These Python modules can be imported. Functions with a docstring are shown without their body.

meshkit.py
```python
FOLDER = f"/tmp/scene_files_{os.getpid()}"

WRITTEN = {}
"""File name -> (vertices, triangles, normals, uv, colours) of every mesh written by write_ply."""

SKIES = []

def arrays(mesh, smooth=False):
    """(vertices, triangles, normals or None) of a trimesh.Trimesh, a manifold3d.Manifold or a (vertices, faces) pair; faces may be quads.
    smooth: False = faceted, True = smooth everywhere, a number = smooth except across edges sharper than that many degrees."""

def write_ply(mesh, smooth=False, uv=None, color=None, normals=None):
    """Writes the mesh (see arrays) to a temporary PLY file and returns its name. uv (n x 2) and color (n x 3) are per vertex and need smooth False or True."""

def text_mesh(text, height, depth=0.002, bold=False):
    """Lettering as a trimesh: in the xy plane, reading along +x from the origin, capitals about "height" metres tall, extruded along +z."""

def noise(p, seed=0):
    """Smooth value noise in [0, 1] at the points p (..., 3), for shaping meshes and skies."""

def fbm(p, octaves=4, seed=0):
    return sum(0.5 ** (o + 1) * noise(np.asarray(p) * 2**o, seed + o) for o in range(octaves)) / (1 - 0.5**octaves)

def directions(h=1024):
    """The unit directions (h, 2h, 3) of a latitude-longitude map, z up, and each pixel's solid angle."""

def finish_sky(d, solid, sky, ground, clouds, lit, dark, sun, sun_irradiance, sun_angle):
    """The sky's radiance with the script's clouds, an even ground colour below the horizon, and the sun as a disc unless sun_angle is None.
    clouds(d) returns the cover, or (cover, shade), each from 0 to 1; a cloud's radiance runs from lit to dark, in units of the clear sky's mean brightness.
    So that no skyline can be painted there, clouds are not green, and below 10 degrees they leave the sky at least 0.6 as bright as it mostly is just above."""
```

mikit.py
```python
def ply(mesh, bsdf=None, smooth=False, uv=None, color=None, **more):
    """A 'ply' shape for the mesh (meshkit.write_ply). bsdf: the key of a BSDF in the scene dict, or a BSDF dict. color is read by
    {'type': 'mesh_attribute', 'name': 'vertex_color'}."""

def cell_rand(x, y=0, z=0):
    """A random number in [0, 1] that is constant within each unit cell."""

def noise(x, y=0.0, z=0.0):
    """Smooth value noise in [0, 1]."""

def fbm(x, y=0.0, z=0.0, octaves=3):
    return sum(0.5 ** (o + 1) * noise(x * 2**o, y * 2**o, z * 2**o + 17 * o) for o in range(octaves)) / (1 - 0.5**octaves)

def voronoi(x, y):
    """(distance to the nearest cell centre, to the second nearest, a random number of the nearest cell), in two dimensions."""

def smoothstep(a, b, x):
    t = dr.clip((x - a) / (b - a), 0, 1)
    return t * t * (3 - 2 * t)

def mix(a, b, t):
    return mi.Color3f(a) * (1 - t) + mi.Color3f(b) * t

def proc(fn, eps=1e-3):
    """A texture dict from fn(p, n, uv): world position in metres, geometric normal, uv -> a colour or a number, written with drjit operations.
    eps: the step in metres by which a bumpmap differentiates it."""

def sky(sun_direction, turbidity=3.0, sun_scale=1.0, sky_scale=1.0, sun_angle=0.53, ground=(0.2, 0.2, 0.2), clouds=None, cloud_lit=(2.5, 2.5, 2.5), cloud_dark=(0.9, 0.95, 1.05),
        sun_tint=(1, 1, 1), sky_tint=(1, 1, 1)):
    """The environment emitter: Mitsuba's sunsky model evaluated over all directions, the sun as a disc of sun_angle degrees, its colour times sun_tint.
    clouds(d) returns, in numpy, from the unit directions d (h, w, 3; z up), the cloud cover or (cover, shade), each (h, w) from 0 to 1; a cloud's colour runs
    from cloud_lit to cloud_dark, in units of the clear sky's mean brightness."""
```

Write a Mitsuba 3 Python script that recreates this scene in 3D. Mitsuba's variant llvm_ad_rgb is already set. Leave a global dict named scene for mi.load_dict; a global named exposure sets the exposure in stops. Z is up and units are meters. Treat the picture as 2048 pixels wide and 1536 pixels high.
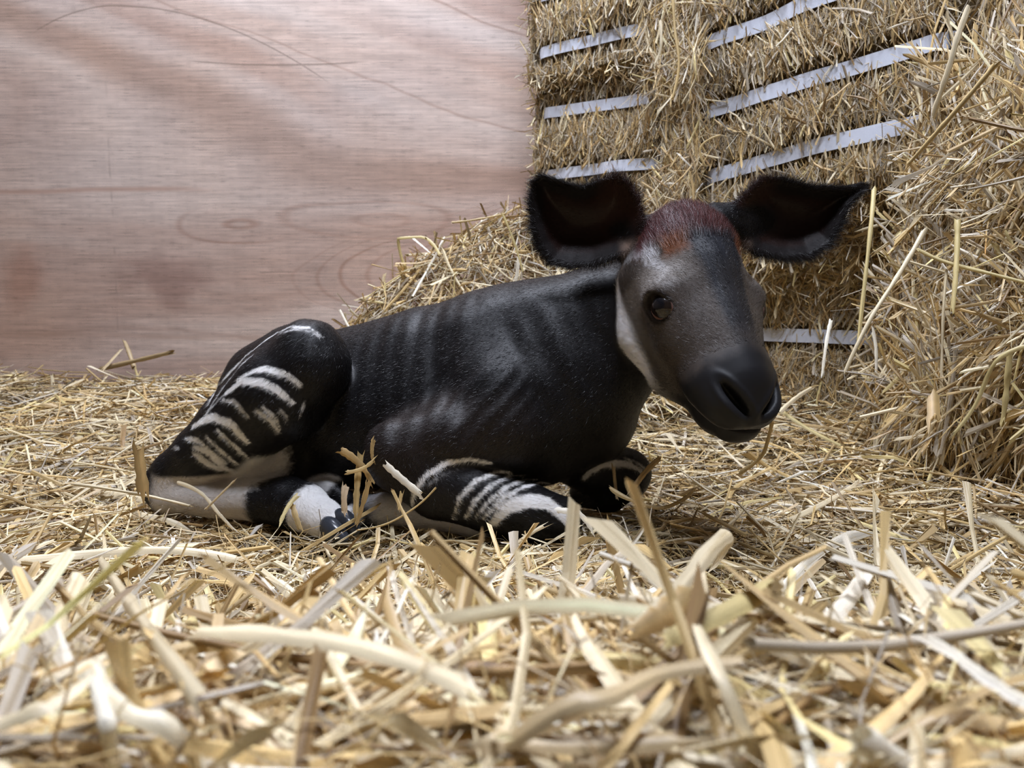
import math, random
import numpy as np, trimesh, mitsuba as mi, drjit as dr, mikit, meshkit
from scipy.spatial import cKDTree

# ------------------------------------------------------------------ camera, sky, lamps, exposure
T = mi.ScalarTransform4f
F_PX, PITCH, CAM = 1540.0, math.radians(8.0), np.array([0.0, 0.0, 0.35])
FWD = np.array([0, math.cos(PITCH), -math.sin(PITCH)])
UPV = np.array([0, math.sin(PITCH), math.cos(PITCH)])
scene, labels = {}, {}
scene['camera'] = {'type': 'thinlens', 'fov': math.degrees(2 * math.atan(1024 / F_PX)), 'fov_axis': 'x',
                   'to_world': T().look_at(origin=CAM.tolist(), target=(CAM + FWD).tolist(), up=[0, 0, 1]),
                   'aperture_radius': 0.0016, 'focus_distance': 0.97, 'near_clip': 0.02, 'far_clip': 50.0}
exposure = 0.0


def at(px, py, Y):
    """World point at depth y = Y metres that a sight line of the photograph passes through (2048 x 1536 frame)."""
    d = np.array([(px - 1024) / F_PX, 0, 0]) + FWD + UPV * (768 - py) / F_PX
    return CAM + d * (Y / d[1])


def pix(p):
    p = np.atleast_2d(p) - CAM
    z = p @ FWD
    return np.stack([1024 + F_PX * p[:, 0] / z, 768 - F_PX * (p @ UPV) / z], 1)


def unit(v):
    v = np.asarray(v, float)
    return v / np.maximum(np.linalg.norm(v, axis=-1, keepdims=True), 1e-12)


def sstep(a, b, x):
    t = np.clip((x - a) / (b - a), 0, 1)
    return t * t * (3 - 2 * t)


def vnoise(p, seed=0):
    """Smooth value noise in [0, 1] of points (n, 3), numpy."""
    p = np.asarray(p, float)
    i = np.floor(p).astype(np.int64)
    f = p - i
    f = f * f * (3 - 2 * f)

    def h(a, b, c):
        x, y, z = (i[:, 0] + a), (i[:, 1] + b), (i[:, 2] + c)
        n = (x * 374761393 + y * 668265263 + z * 1274126177 + seed * 974634777) & 0xFFFFFFFF
        n = ((n ^ (n >> 13)) * 1103515245) & 0xFFFFFFFF
        return ((n ^ (n >> 16)) & 0xFFFF) / 65535.0
    r = 0
    for a in (0, 1):
        for b in (0, 1):
            for c in (0, 1):
                w = (f[:, 0] if a else 1 - f[:, 0]) * (f[:, 1] if b else 1 - f[:, 1]) * (f[:, 2] if c else 1 - f[:, 2])
                r = r + w * h(a, b, c)
    return r
# ------------------------------------------------------------------ unseen lamps overhead, out of view, placed to light wall, calf and straw
UNSEEN_LAMPS = [((-.55, 1.70, 2.52), (1.2, .3), 52.0), ((.25, .35, 2.52), (1.2, .3), 54.0)]
for i, (c, (w, h), e) in enumerate(UNSEEN_LAMPS):
    key = 'unseen_ceiling_lamp' + ('' if i == 0 else f'_{i:03d}')
    frame = trimesh.creation.box([w + .06, h + .06, .05])
    frame.apply_translation([c[0], c[1], c[2] + .035])
    pane = trimesh.Trimesh([[c[0] - w / 2, c[1] - h / 2, c[2]], [c[0] + w / 2, c[1] - h / 2, c[2]], [c[0] + w / 2, c[1] + h / 2, c[2]], [c[0] - w / 2, c[1] + h / 2, c[2]]], [[0, 2, 1], [0, 3, 2]], process=False)
    scene[key + '__frame'] = mikit.ply(frame, {'type': 'twosided', 'bsdf': {'type': 'diffuse', 'reflectance': {'type': 'rgb', 'value': [.7, .7, .7]}}})
    scene[key + '__diffuser'] = mikit.ply(pane, {'type': 'diffuse', 'reflectance': {'type': 'rgb', 'value': [.6, .6, .6]}}, emitter={'type': 'area', 'radiance': {'type': 'rgb', 'value': [e * .92, e * .98, e * 1.14]}})
    labels[key] = {'label': ('unseen ceiling lamp out of view, lighting the plywood wall and the back of the okapi', 'unseen ceiling lamp out of view, lighting the foreground straw and the bale faces')[i], 'category': 'lamp', 'group': 'unseen ceiling lamps out of view'}
# ------------------------------------------------------------------ the stall: plywood back wall, floor, unseen side and front walls and ceiling
YW = 2.30


def plywood(p, n, uv):
    """Peeled okoume veneer: bands sweeping down to the right, straight grain in the middle, a cathedral low on the right."""
    x, z = mi.Float(p.x), mi.Float(p.z)
    S, fbm, noise, mix = mikit.smoothstep, mikit.fbm, mikit.noise, mikit.mix
    w1 = fbm(x * 1.3 + 3, z * 2.2 + 7, 0, 3) - .5
    t = z + x * .30 * S(.50, .95, z) + x * .03 + w1 * .16
    band = fbm(t * 6.0 + 1.3, x * .35, 1, 4)
    c = mix((.45, .305, .24), (.63, .50, .425), S(.34, .66, band))
    # one broad brown band and the greyer veneer above it
    core = t - .60 - .03 * noise(x * 2, 5.0)
    c = mix(c, (.63, .54, .485), S(.02, .16, core) * S(.25, .7, fbm(t * 9, x * .6 + 4, 3, 3)) * .75)
    c = mix(c, (.40, .265, .20), S(.075, .01, dr.abs(core)) * (.50 + .45 * noise(x * 1.7 + 2, t * 14)))
    # dark growth lines that follow the bands
    u = t * 13 + 1.1 * noise(x * .8 + 4, t * 4) + .12 * noise(x * 14, z * 20)
    ln = dr.abs(u - dr.floor(u) - .5)
    k = mikit.cell_rand(dr.floor(u), 3)
    c = mix(c, (.36, .235, .18), S(.09, .0, ln) * S(.55, .9, k) * .65)
    # cathedral: parabolas opening to the right, and two flat ovals above them
    wz = .03 * (fbm(x * 3.1, z * 6 + 2, 5, 3) - .5)
    q = (x + .66) - dr.square((z + wz - .345) / .135) * .24 + .05 * (fbm(x * 5, z * 9, 7, 2) - .5)
    o1 = .20 - dr.sqrt(dr.square((x + .40) * .42) + dr.square((z + wz * .5 - .515) * 1.9)) * 1.0
    o2 = .12 - dr.sqrt(dr.square((x + .80) * .50) + dr.square((z + wz * .5 - .50) * 1.6))
    for f, g, lo, m in ((q, 15.0, .0, S(.70, .50, z) * S(.08, .16, z)), (o1, 13.0, .03, 1.0), (o2, 12.0, .02, 1.0)):
        v = f * g + .55 * noise(x * 6, z * 12, 9)
        l2 = dr.abs(v - dr.floor(v) - .5)
        kk = mikit.cell_rand(dr.floor(v), 7, g)
        c = mix(c, (.345, .205, .15), S(.17, .0, l2) * (.40 + .60 * kk) * S(lo, lo + .02, f) * m)
        c = mix(c, (.47, .335, .27), S(lo, lo + .03, f) * m * .30)
    # fibre
    fine = noise(x * 9, z * 330, 1) * .5 + noise(x * 22, z * 800, 2) * .5
    blot = fbm(x * 26, z * 60, 6, 3)
    pores = S(.74, .92, noise(x * 38, z * 1100, 3))
    c = c * (.76 + .48 * fine) * (.90 + .20 * blot) * (1 - .28 * pores)
    c = c * mix((1, 1, 1), (.90, .93, .97), S(.45, .75, fbm(x * 1.7 + 20, z * 2.6, 12, 3)))
    # dirt rubbed into the board and a pencil line
    d = S(.13, .0, dr.sqrt(dr.square((x + 1.02) * .75) + dr.square((z - .335) * 1.3)) + .20 * (fbm(x * 11, z * 11, 3, 3) - .5))
    c = c * mix((1, 1, 1), (.74, .68, .68), d)
    d2 = S(.10, .0, dr.sqrt(dr.square((x + 1.44) * 1.4) + dr.square((z - .33) * .9)) + .15 * (fbm(x * 8, z * 8, 9, 3) - .5))
    c = c * mix((1, 1, 1), (.86, .76, .72), d2)
    l3 = S(.012, .0, dr.abs(z - .605 + .012 * (noise(x * 5, 2.0) - .5) - .01 * x)) * S(-.80, -1.05, x)
    c = mix(c, (.40, .25, .19), l3 * .7)
    l4 = S(.014, .0, dr.abs(z - .148 + .02 * (noise(x * 3, 8.0) - .5) + .02 * x)) * (.3 + .7 * noise(x * 7, 4.0))
    c = mix(c, (.38, .25, .19), l4 * .6)
    s1 = S(.0035, .0010, dr.abs(z - 1.105 + .60 * dr.square(x + 1.12) * S(-1.3, -1.0, x) + 1.3 * dr.square(x + 1.12) * S(-1.0, -1.2, x) - .05 * dr.square(dr.maximum(x + .85, 0)))) * S(-.50, -.58, x) * S(-1.38, -1.30, x)
    s2 = S(.0035, .0010, dr.abs(z - .945 - .16 * dr.square(x + .66))) * S(-.40, -.46, x) * S(-.95, -.86, x)
    c = mix(c, (.20, .14, .11), .55 * dr.maximum(s1, s2))
    pencil = S(.0045, .0010, dr.abs(x + 1.178 + .004 * noise(z * 6, 1) - .02 * z)) * S(1.0, .8, z) * S(.25, .8, noise(z * 45, 3.3))
    c = mix(c, (.18, .14, .12), pencil * .30)
    return c


scene['plywood'] = {'type': 'twosided', 'bsdf': {'type': 'principled', 'base_color': mikit.proc(plywood), 'roughness': .55, 'specular': .35}}
scene['dark_unseen_board'] = {'type': 'twosided', 'bsdf': {'type': 'diffuse', 'reflectance': {'type': 'rgb', 'value': [.20, .16, .13]}}}  # for the walls out of view, kept dark to lower their bounce light
scene['dark_ceiling_board'] = {'type': 'twosided', 'bsdf': {'type': 'diffuse', 'reflectance': {'type': 'rgb', 'value': [.22, .21, .20]}}}  # for the unseen ceiling, dark grey to cut the light it bounces


def slab(key, lo, hi, mat):
    b = trimesh.creation.box(bounds=[lo, hi])
    scene[key] = mikit.ply(b, mat)
    labels[key] = {'kind': 'structure'}


slab('wall_back', [-2.6, YW, -.1], [2.4, YW + .018, 2.6], 'plywood')
slab('unseen_wall_left', [-2.62, -2.2, -.1], [-2.6, YW, 2.6], 'dark_unseen_board')
slab('unseen_wall_right', [2.4, -2.2, -.1], [2.42, YW, 2.6], 'dark_unseen_board')
slab('unseen_wall_front', [-2.6, -2.22, -.1], [2.4, -2.2, 2.6], 'dark_unseen_board')
slab('ceiling', [-2.6, -2.2, 2.6], [2.4, YW, 2.62], 'dark_ceiling_board')
scene['shaded_floor_soil'] = {'type': 'twosided', 'bsdf': {'type': 'diffuse', 'reflectance': {'type': 'rgb', 'value': [.10, .068, .035]}}}  # soil tone darkened, puts the shade of the straw gaps into its colour


def ground(x, y):
    """Height of the straw bed."""
    x, y = np.asarray(x, float), np.asarray(y, float)
    z = .150 * sstep(.62, .22, y) + .05 * sstep(.95, .5, y)
    z = z + .045 * sstep(.35, .9, x - .25 * (1.5 - y)) * sstep(.95, 1.35, y)                      # banked up against the bales
    z = z + .055 * sstep(1.35, 2.0, y)
    p = np.stack([x.ravel() * 5, y.ravel() * 5, 0 * x.ravel()], 1)
    q = np.stack([x.ravel() * 14, y.ravel() * 14, 0 * x.ravel()], 1)
    return z + ((vnoise(p, 21) - .5) * .035 + (vnoise(q, 22) - .5) * .022).reshape(x.shape) - .012


gx, gy = np.meshgrid(np.linspace(-2.6, 2.4, 160), np.linspace(-2.2, YW, 160))
gz = ground(gx, gy) - .022
ii = np.arange(160 * 160).reshape(160, 160)
gq = np.stack([ii[:-1, :-1].ravel(), ii[:-1, 1:].ravel(), ii[1:, 1:].ravel(), ii[1:, :-1].ravel()], 1)
scene['floor'] = mikit.ply((np.stack([gx.ravel(), gy.ravel(), gz.ravel()], 1), gq), 'shaded_floor_soil', smooth=True)
labels['floor'] = {'kind': 'structure'}
# ------------------------------------------------------------------ the okapi calf: one continuous body from a distance field
RES = 0.0025
LO, HI = np.array([-0.54, 0.76, -0.03]), np.array([0.50, 1.42, 0.56])
NG = np.ceil((HI - LO) / RES).astype(int)
GX, GY, GZ = (LO[a] + RES * np.arange(NG[a]) for a in range(3))
FIELD = np.full(NG, 0.2, np.float32)


def smin(a, b, k):
    h = np.maximum(k - np.abs(a - b), 0) / k
    return np.minimum(a, b) - h * h * k * 0.25


def region(lo, hi, pad):
    i0 = np.maximum(np.floor((np.asarray(lo) - pad - LO) / RES).astype(int), 0)
    i1 = np.minimum(np.ceil((np.asarray(hi) + pad - LO) / RES).astype(int) + 1, NG)
    sl = tuple(slice(a, b) for a, b in zip(i0, i1))
    return sl, (GX[sl[0]][:, None, None].astype(np.float32), GY[sl[1]][None, :, None].astype(np.float32), GZ[sl[2]][None, None, :].astype(np.float32))


def cone(field, a, ra, b, rb, k):
    """Smooth union of a tapered capsule."""
    a, b = np.asarray(a, float), np.asarray(b, float)
    r = max(ra, rb)
    sl, (x, y, z) = region(np.minimum(a, b) - r, np.maximum(a, b) + r, k + 0.012)
    ba = b - a
    L2 = float(ba @ ba) + 1e-12
    t = np.clip(((x - a[0]) * ba[0] + (y - a[1]) * ba[1] + (z - a[2]) * ba[2]) / np.float32(L2), 0, 1)
    d = np.sqrt((x - a[0] - t * ba[0]) ** 2 + (y - a[1] - t * ba[1]) ** 2 + (z - a[2] - t * ba[2]) ** 2) - (ra + (rb - ra) * t)
    field[sl] = smin(field[sl], d, k)


def ell(field, c, axes, radii, k, sub=False):
    """Smooth union (or subtraction) of an ellipsoid; axes: 3 unit rows."""
    c, axes, radii = np.asarray(c, float), np.asarray(axes, float), np.asarray(radii, float)
    e = np.abs(axes).T @ radii
    sl, (x, y, z) = region(c - e, c + e, k + 0.012)
    q = [((x - c[0]) * ax[0] + (y - c[1]) * ax[1] + (z - c[2]) * ax[2]) for ax in axes]
    k0 = np.sqrt(sum((qi / r) ** 2 for qi, r in zip(q, radii)))
    k1 = np.sqrt(sum((qi / r ** 2) ** 2 for qi, r in zip(q, radii))) + 1e-6
    d = k0 * (k0 - 1) / k1
    field[sl] = -smin(-field[sl], d, k) if sub else smin(field[sl], d, k)


def cloud_union(field, pts, rad, k):
    """Smooth union of a thick sheet given by dense points with radii."""
    sl, (x, y, z) = region(pts.min(0) - 0.01, pts.max(0) + 0.01, k + 0.012)
    X, Yy, Z = np.broadcast_arrays(x, y, z)
    g = np.stack([X.ravel(), Yy.ravel(), Z.ravel()], 1)
    near = field[sl].ravel() > -0.02
    d, i = cKDTree(pts).query(g, distance_upper_bound=0.03)
    ok = np.isfinite(d)
    out = np.full(len(g), 0.03)
    out[ok] = d[ok] - rad[i[ok]]
    field[sl] = smin(field[sl], out.reshape(X.shape).astype(np.float32), k)


def chain(field, pts, k, world=False):
    """A limb of joints (px, py, Y, r): tapered capsules joined first, then smoothly united with the field as one."""
    P = [(np.asarray(p[0]), p[1]) for p in pts] if world else [(at(*p[:3]), p[3]) for p in pts]
    c, r = np.array([p[0] for p in P]), max(p[1] for p in P)
    sl, (x, y, z) = region(c.min(0) - r, c.max(0) + r, k + 0.012)
    out = None
    for (a, ra), (b, rb) in zip(P, P[1:]):
        ba = b - a
        t = np.clip(((x - a[0]) * ba[0] + (y - a[1]) * ba[1] + (z - a[2]) * ba[2]) / np.float32(ba @ ba + 1e-12), 0, 1)
        d = np.sqrt((x - a[0] - t * ba[0]) ** 2 + (y - a[1] - t * ba[1]) ** 2 + (z - a[2] - t * ba[2]) ** 2) - (ra + (rb - ra) * t)
        out = d if out is None else smin(out, d, .006)
    field[sl] = smin(field[sl], out, k)
    return P


# ---- trunk, neck
body = FIELD
chain(body, [(640, 775, 1.24, .082), (720, 758, 1.20, .082), (860, 735, 1.16, .092), (1000, 702, 1.135, .083)], .05)
chain(body, [(600, 850, 1.20, .075), (720, 850, 1.15, .095), (900, 830, 1.12, .105), (1060, 800, 1.10, .10)], .05)
chain(body, [(1000, 702, 1.135, .083), (1100, 672, 1.11, .084), (1190, 632, 1.10, .070), (1275, 600, 1.09, .058)], .05)
chain(body, [(1060, 800, 1.10, .10), (1150, 770, 1.09, .085), (1230, 730, 1.095, .062), (1290, 690, 1.085, .05)], .05)
chain(body, [(1080, 840, 1.10, .085), (1180, 840, 1.11, .062)], .05)
# rump and far side
chain(body, [(640, 775, 1.24, .082), (540, 790, 1.24, .080), (480, 850, 1.22, .055)], .04)
# shoulder blade and upper arm of the near side
chain(body, [(960, 690, 1.09, .035), (985, 790, 1.03, .050), (1010, 860, 1.01, .045)], .035)
# ---- near front leg: upper arm back to elbow, forearm to knee, cannon folded back
chain(body, [(1000, 850, 1.02, .048), (900, 880, 1.00, .05), (800, 905, .995, .045)], .03)
chain(body, [(800, 915, .995, .046), (880, 968, .985, .045), (980, 1003, .985, .040), (1060, 1025, .99, .036), (1118, 1038, 1.0, .031)], .012)
chain(body, [(1118, 1040, 1.0, .028), (1040, 1052, 1.0, .022), (940, 1045, 1.005, .017), (840, 1030, 1.01, .017), (770, 1018, 1.015, .021), (730, 1022, 1.02, .020)], .006)
chain(body, [(730, 1022, 1.02, .019), (700, 1040, 1.02, .016)], .01)
# ---- far front leg: the knee comes forward
chain(body, [(1130, 890, 1.13, .055), (1180, 930, 1.13, .042), (1250, 945, 1.13, .037)], .012)
chain(body, [(1250, 950, 1.13, .036), (1215, 985, 1.135, .030), (1170, 985, 1.17, .024)], .012)
# ---- near hind leg: thigh to the raised stifle, gaskin down to the hock, metatarsus forward on the straw
chain(body, [(545, 775, 1.17, .074), (600, 733, 1.09, .062), (619, 713, 1.05, .046)], .012)
chain(body, [(619, 713, 1.05, .046), (622, 735, 1.045, .052), (560, 790, 1.05, .066), (480, 855, 1.07, .058), (410, 905, 1.08, .043), (350, 945, 1.085, .032), (322, 968, 1.085, .026)], .02)
chain(body, [(322, 975, 1.085, .025), (335, 992, 1.075, .025), (430, 998, 1.055, .026), (520, 1000, 1.04, .029), (572, 1003, 1.03, .034), (610, 1015, 1.02, .031)], .012)
chain(body, [(610, 1015, 1.015, .030), (645, 1035, .995, .025), (668, 1048, .98, .020)], .012)
chain(body, [(500, 850, 1.17, .060), (520, 945, 1.12, .045), (600, 950, 1.12, .045)], .03)   # groin
# far hind foot showing between the legs
chain(body, [(600, 990, 1.10, .022), (660, 983, 1.08, .019), (690, 1000, 1.07, .016)], .01)

# ---- head
CX, CUP, CTO = np.array([1.0, 0, 0]), UPV, -FWD          # right, up, towards the camera
cam2w = lambda v: v[0] * CX + v[1] * CUP + v[2] * CTO
HL = unit(cam2w((.215, -.810, .500)))
HS = cam2w((.88, .09, -.44)); HS = unit(HS - HL * (HS @ HL))
HU = np.cross(HL, HS)
if HU @ CTO < 0: HU = -HU
H0 = at(1356, 487, 1.025)
hd = lambda l, s, u: H0 + l * HL + s * HS + u * HU
HAX = np.array([HL, HS, HU])
body = np.full(NG, 0.2, np.float32)
hcone = lambda a, ra, b, rb, k: cone(body, hd(*a), ra, hd(*b), rb, k)
hell = lambda c, r, k, sub=False: ell(body, hd(*c), HAX, r, k, sub)
hell((.050, 0, -.012), (.080, .074, .062), .03)
hell((.020, 0, .026), (.056, .050, .037), .03)                         # domed crown
for s in (-1, 1):
    hcone((.098, s * .057, .002), .030, (.135, s * .036, -.016), .032, .02)   # cheekbone and socket
    hcone((.088, s * .024, -.074), .042, (.150, s * .020, -.078), .034, .03)  # jaw
    hcone((.030, s * .034, -.044), .036, (.088, s * .024, -.074), .041, .03)
    hcone((.150, s * .016, -.020), .040, (.224, s * .015, -.014), .033, .03)  # muzzle
    hcone((.205, s * .028, .002), .015, (.243, s * .026, -.008), .018, .014)  # nostril wings
    hcone((.210, s * .030, -.020), .024, (.248, s * .016, -.016), .020, .02)  # upper lip
hcone((.090, 0, -.014), .056, (.185, 0, -.018), .042, .03)             # face
hcone((.070, 0, .030), .026, (.215, 0, .010), .022, .025)              # nose bridge
hcone((.150, 0, -.074), .034, (.220, .014, -.068), .027, .02)             # chin
hcone((.215, .004, -.060), .026, (.246, .007, -.051), .021, .015)
hcone((.215, .028, -.060), .026, (.246, .027, -.051), .021, .015)
HEADF = body
FIELD[:] = smin(FIELD, body, .014)
body = FIELD
# neck root into the head
cone(body, at(1275, 600, 1.09), .058, hd(.035, 0, -.055), .050, .012)
# ears: cupped sheets
def ear(outline, Y0, slope, bowl, roll):
    from shapely import Polygon, points, distance, contains
    px = np.array(outline, float)
    sc = Y0 / F_PX / 0.985
    poly = Polygon(px)
    poly = poly.buffer(-10).buffer(18).buffer(-14)
    x0, y0, x1, y1 = poly.bounds
    st = 0.0012 / sc
    gx, gy = np.meshgrid(np.arange(x0, x1, st), np.arange(y0, y1, st))
    q = np.stack([gx.ravel(), gy.ravel()], 1)
    pt = points(q)
    q = q[contains(poly, pt)]
    e = distance(poly.exterior, points(q)) * sc
    base = np.array(outline[0], float)
    far = np.abs(q[:, 0] - base[0]) * sc
    dep = Y0 + slope * far + bowl * (1 - np.exp(-(e / .022) ** 1.3)) 
    P = np.array([at(a, b, c) for (a, b), c in zip(q, dep)])
    return P, .0032 + 0 * e, e
EAR_A = [(1290, 475), (1287, 430), (1280, 395), (1262, 364), (1232, 348), (1200, 358), (1165, 370), (1120, 358), (1085, 345), (1062, 362), (1054, 400), (1058, 450), (1072, 497), (1100, 530), (1140, 540), (1190, 535), (1235, 520), (1270, 505)]
EAR_B = [(1462, 440), (1462, 415), (1490, 380), (1520, 352), (1560, 352), (1620, 368), (1690, 370), (1750, 358), (1730, 384), (1700, 415), (1688, 445), (1665, 490), (1620, 520), (1570, 524), (1510, 512), (1480, 490)]
EARS = []
for out, Y0, sl_, bw in ((EAR_A, 1.02, .10, .040), (EAR_B, 1.05, .22, .040)):
    P, R, E = ear(out, Y0, sl_, bw, 0)
    EARS.append((P, E))
    cloud_union(body, P, R, .010)
cone(body, at(1320, 470, 1.04), .028, at(1255, 475, 1.072), .026, .02)
cone(body, at(1430, 450, 1.06), .030, at(1505, 445, 1.115), .026, .02)
# carved: nostrils, mouth, eye sockets
EYE = (.114, .0755, .004)
for s in (-1, 1):
    n1 = unit(HL * .64 - s * .56 * HS - .25 * HU); n3 = unit(HL * .7 + HU * .6 + s * .3 * HS); n3 = unit(n3 - n1 * (n1 @ n3)); n2 = np.cross(n3, n1)
    ell(body, hd(.248, s * .026, .008), np.array([n1, n2, n3]), (.024, .0050, .016), .006, True)
    hell((EYE[0], s * (EYE[1] + .006), EYE[2]), (.0165, .012, .0140), .006, True)
for s in np.linspace(-1, 1, 15):
    hell((.274 - .044 * abs(s) ** 2, (.014 + s * .040), -.0300 - .006 * abs(s)), (.022, .006, .0034 + .0030 * max(0, 1 - (s / .45) ** 2)), .004, True)


def surface_nets(vol, lo, res):
    n = np.array(vol.shape)
    ins = vol < 0
    c8 = sum(ins[a:n[0] - 1 + a, b:n[1] - 1 + b, c:n[2] - 1 + c].astype(np.int8) for a in (0, 1) for b in (0, 1) for c in (0, 1))
    cells = np.argwhere((c8 > 0) & (c8 < 8))
    ids = np.full(n - 1, -1, np.int32)
    ids[tuple(cells.T)] = np.arange(len(cells))
    acc, cnt = np.zeros((len(cells), 3)), np.zeros(len(cells))
    for ax in range(3):
        o = [i for i in range(3) if i != ax]
        for a in (0, 1):
            for b in (0, 1):
                p = np.zeros(3, int); p[o[0]], p[o[1]] = a, b
                q = p.copy(); q[ax] = 1
                v0, v1 = vol[tuple((cells + p).T)], vol[tuple((cells + q).T)]
                m = (v0 < 0) != (v1 < 0)
                t = np.where(m, v0 / np.where(m, v0 - v1, 1), 0)
                pt = p + t[:, None] * (q - p)
                acc += pt * m[:, None]; cnt += m
    V = lo + res * (cells + acc / cnt[:, None])
    Fs = []
    for ax in range(3):
        o = [(ax + 1) % 3, (ax + 2) % 3]
        s0 = [slice(None)] * 3; s1 = [slice(None)] * 3
        s0[ax], s1[ax] = slice(0, -1), slice(1, None)
        m = ins[tuple(s0)] != ins[tuple(s1)]
        e = np.argwhere(m)
        e = e[(e[:, o[0]] > 0) & (e[:, o[1]] > 0) & (e[:, o[0]] < n[o[0]] - 1) & (e[:, o[1]] < n[o[1]] - 1)]
        def cid(da, db):
            c = e.copy(); c[:, o[0]] += da; c[:, o[1]] += db
            return ids[tuple(c.T)]
        q = np.stack([cid(-1, -1), cid(0, -1), cid(0, 0), cid(-1, 0)], 1)
        flip = ~ins[tuple(e.T)]
        q[flip] = q[flip][:, ::-1]
        Fs.append(q)
    Fq = np.vstack(Fs)
    return V, np.vstack([Fq[:, [0, 1, 2]], Fq[:, [0, 2, 3]]])


V, Fc = surface_nets(FIELD, LO, RES)
from scipy.ndimage import map_coordinates
sample0 = lambda field, P: map_coordinates(field, ((np.asarray(P) - LO) / RES).T, order=1, mode='nearest')


def relax(V, F, n=4):
    from scipy.sparse import coo_matrix, diags
    e = np.unique(np.sort(np.vstack([F[:, [0, 1]], F[:, [1, 2]], F[:, [2, 0]]]), axis=1), axis=0)
    A = coo_matrix((np.ones(len(e)), (e[:, 0], e[:, 1])), (len(V), len(V)))
    A = (A + A.T).tocsr()
    A = diags(1 / np.maximum(np.asarray(A.sum(1)).ravel(), 1)) @ A
    for _ in range(n):
        V = V + .5 * (A @ V - V)
        V = V - .52 * (A @ V - V)
    return V


V = relax(V, Fc, 5)
# ribs, shoulder muscles and loose skin
_n = np.array(trimesh.Trimesh(V, Fc, process=False).vertex_normals)
rb = at(790, 760, 1.04)
_ax = unit([.93, -.25, .12])
ra = (V - rb) @ _ax
off = .0007 * np.sin(ra * 2 * np.pi / .030 + 9 * (V[:, 2] - .2)) * sstep(.15, .06, np.abs(ra + .01)) * sstep(.16, .10, np.abs(V[:, 2] - .24)) * sstep(1.16, 1.10, V[:, 1])
wr = at(950, 810, 1.00)
wa = (V - wr) @ unit([.75, .0, -.66])
wd = np.linalg.norm(V - wr, axis=1)
off += .0010 * np.sin(wa * 2 * np.pi / .022 + 2.5 * vnoise(V * 14, 8)) * sstep(.11, .03, wd) * sstep(.0, .04, np.abs(V[:, 2] - .08))
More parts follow.
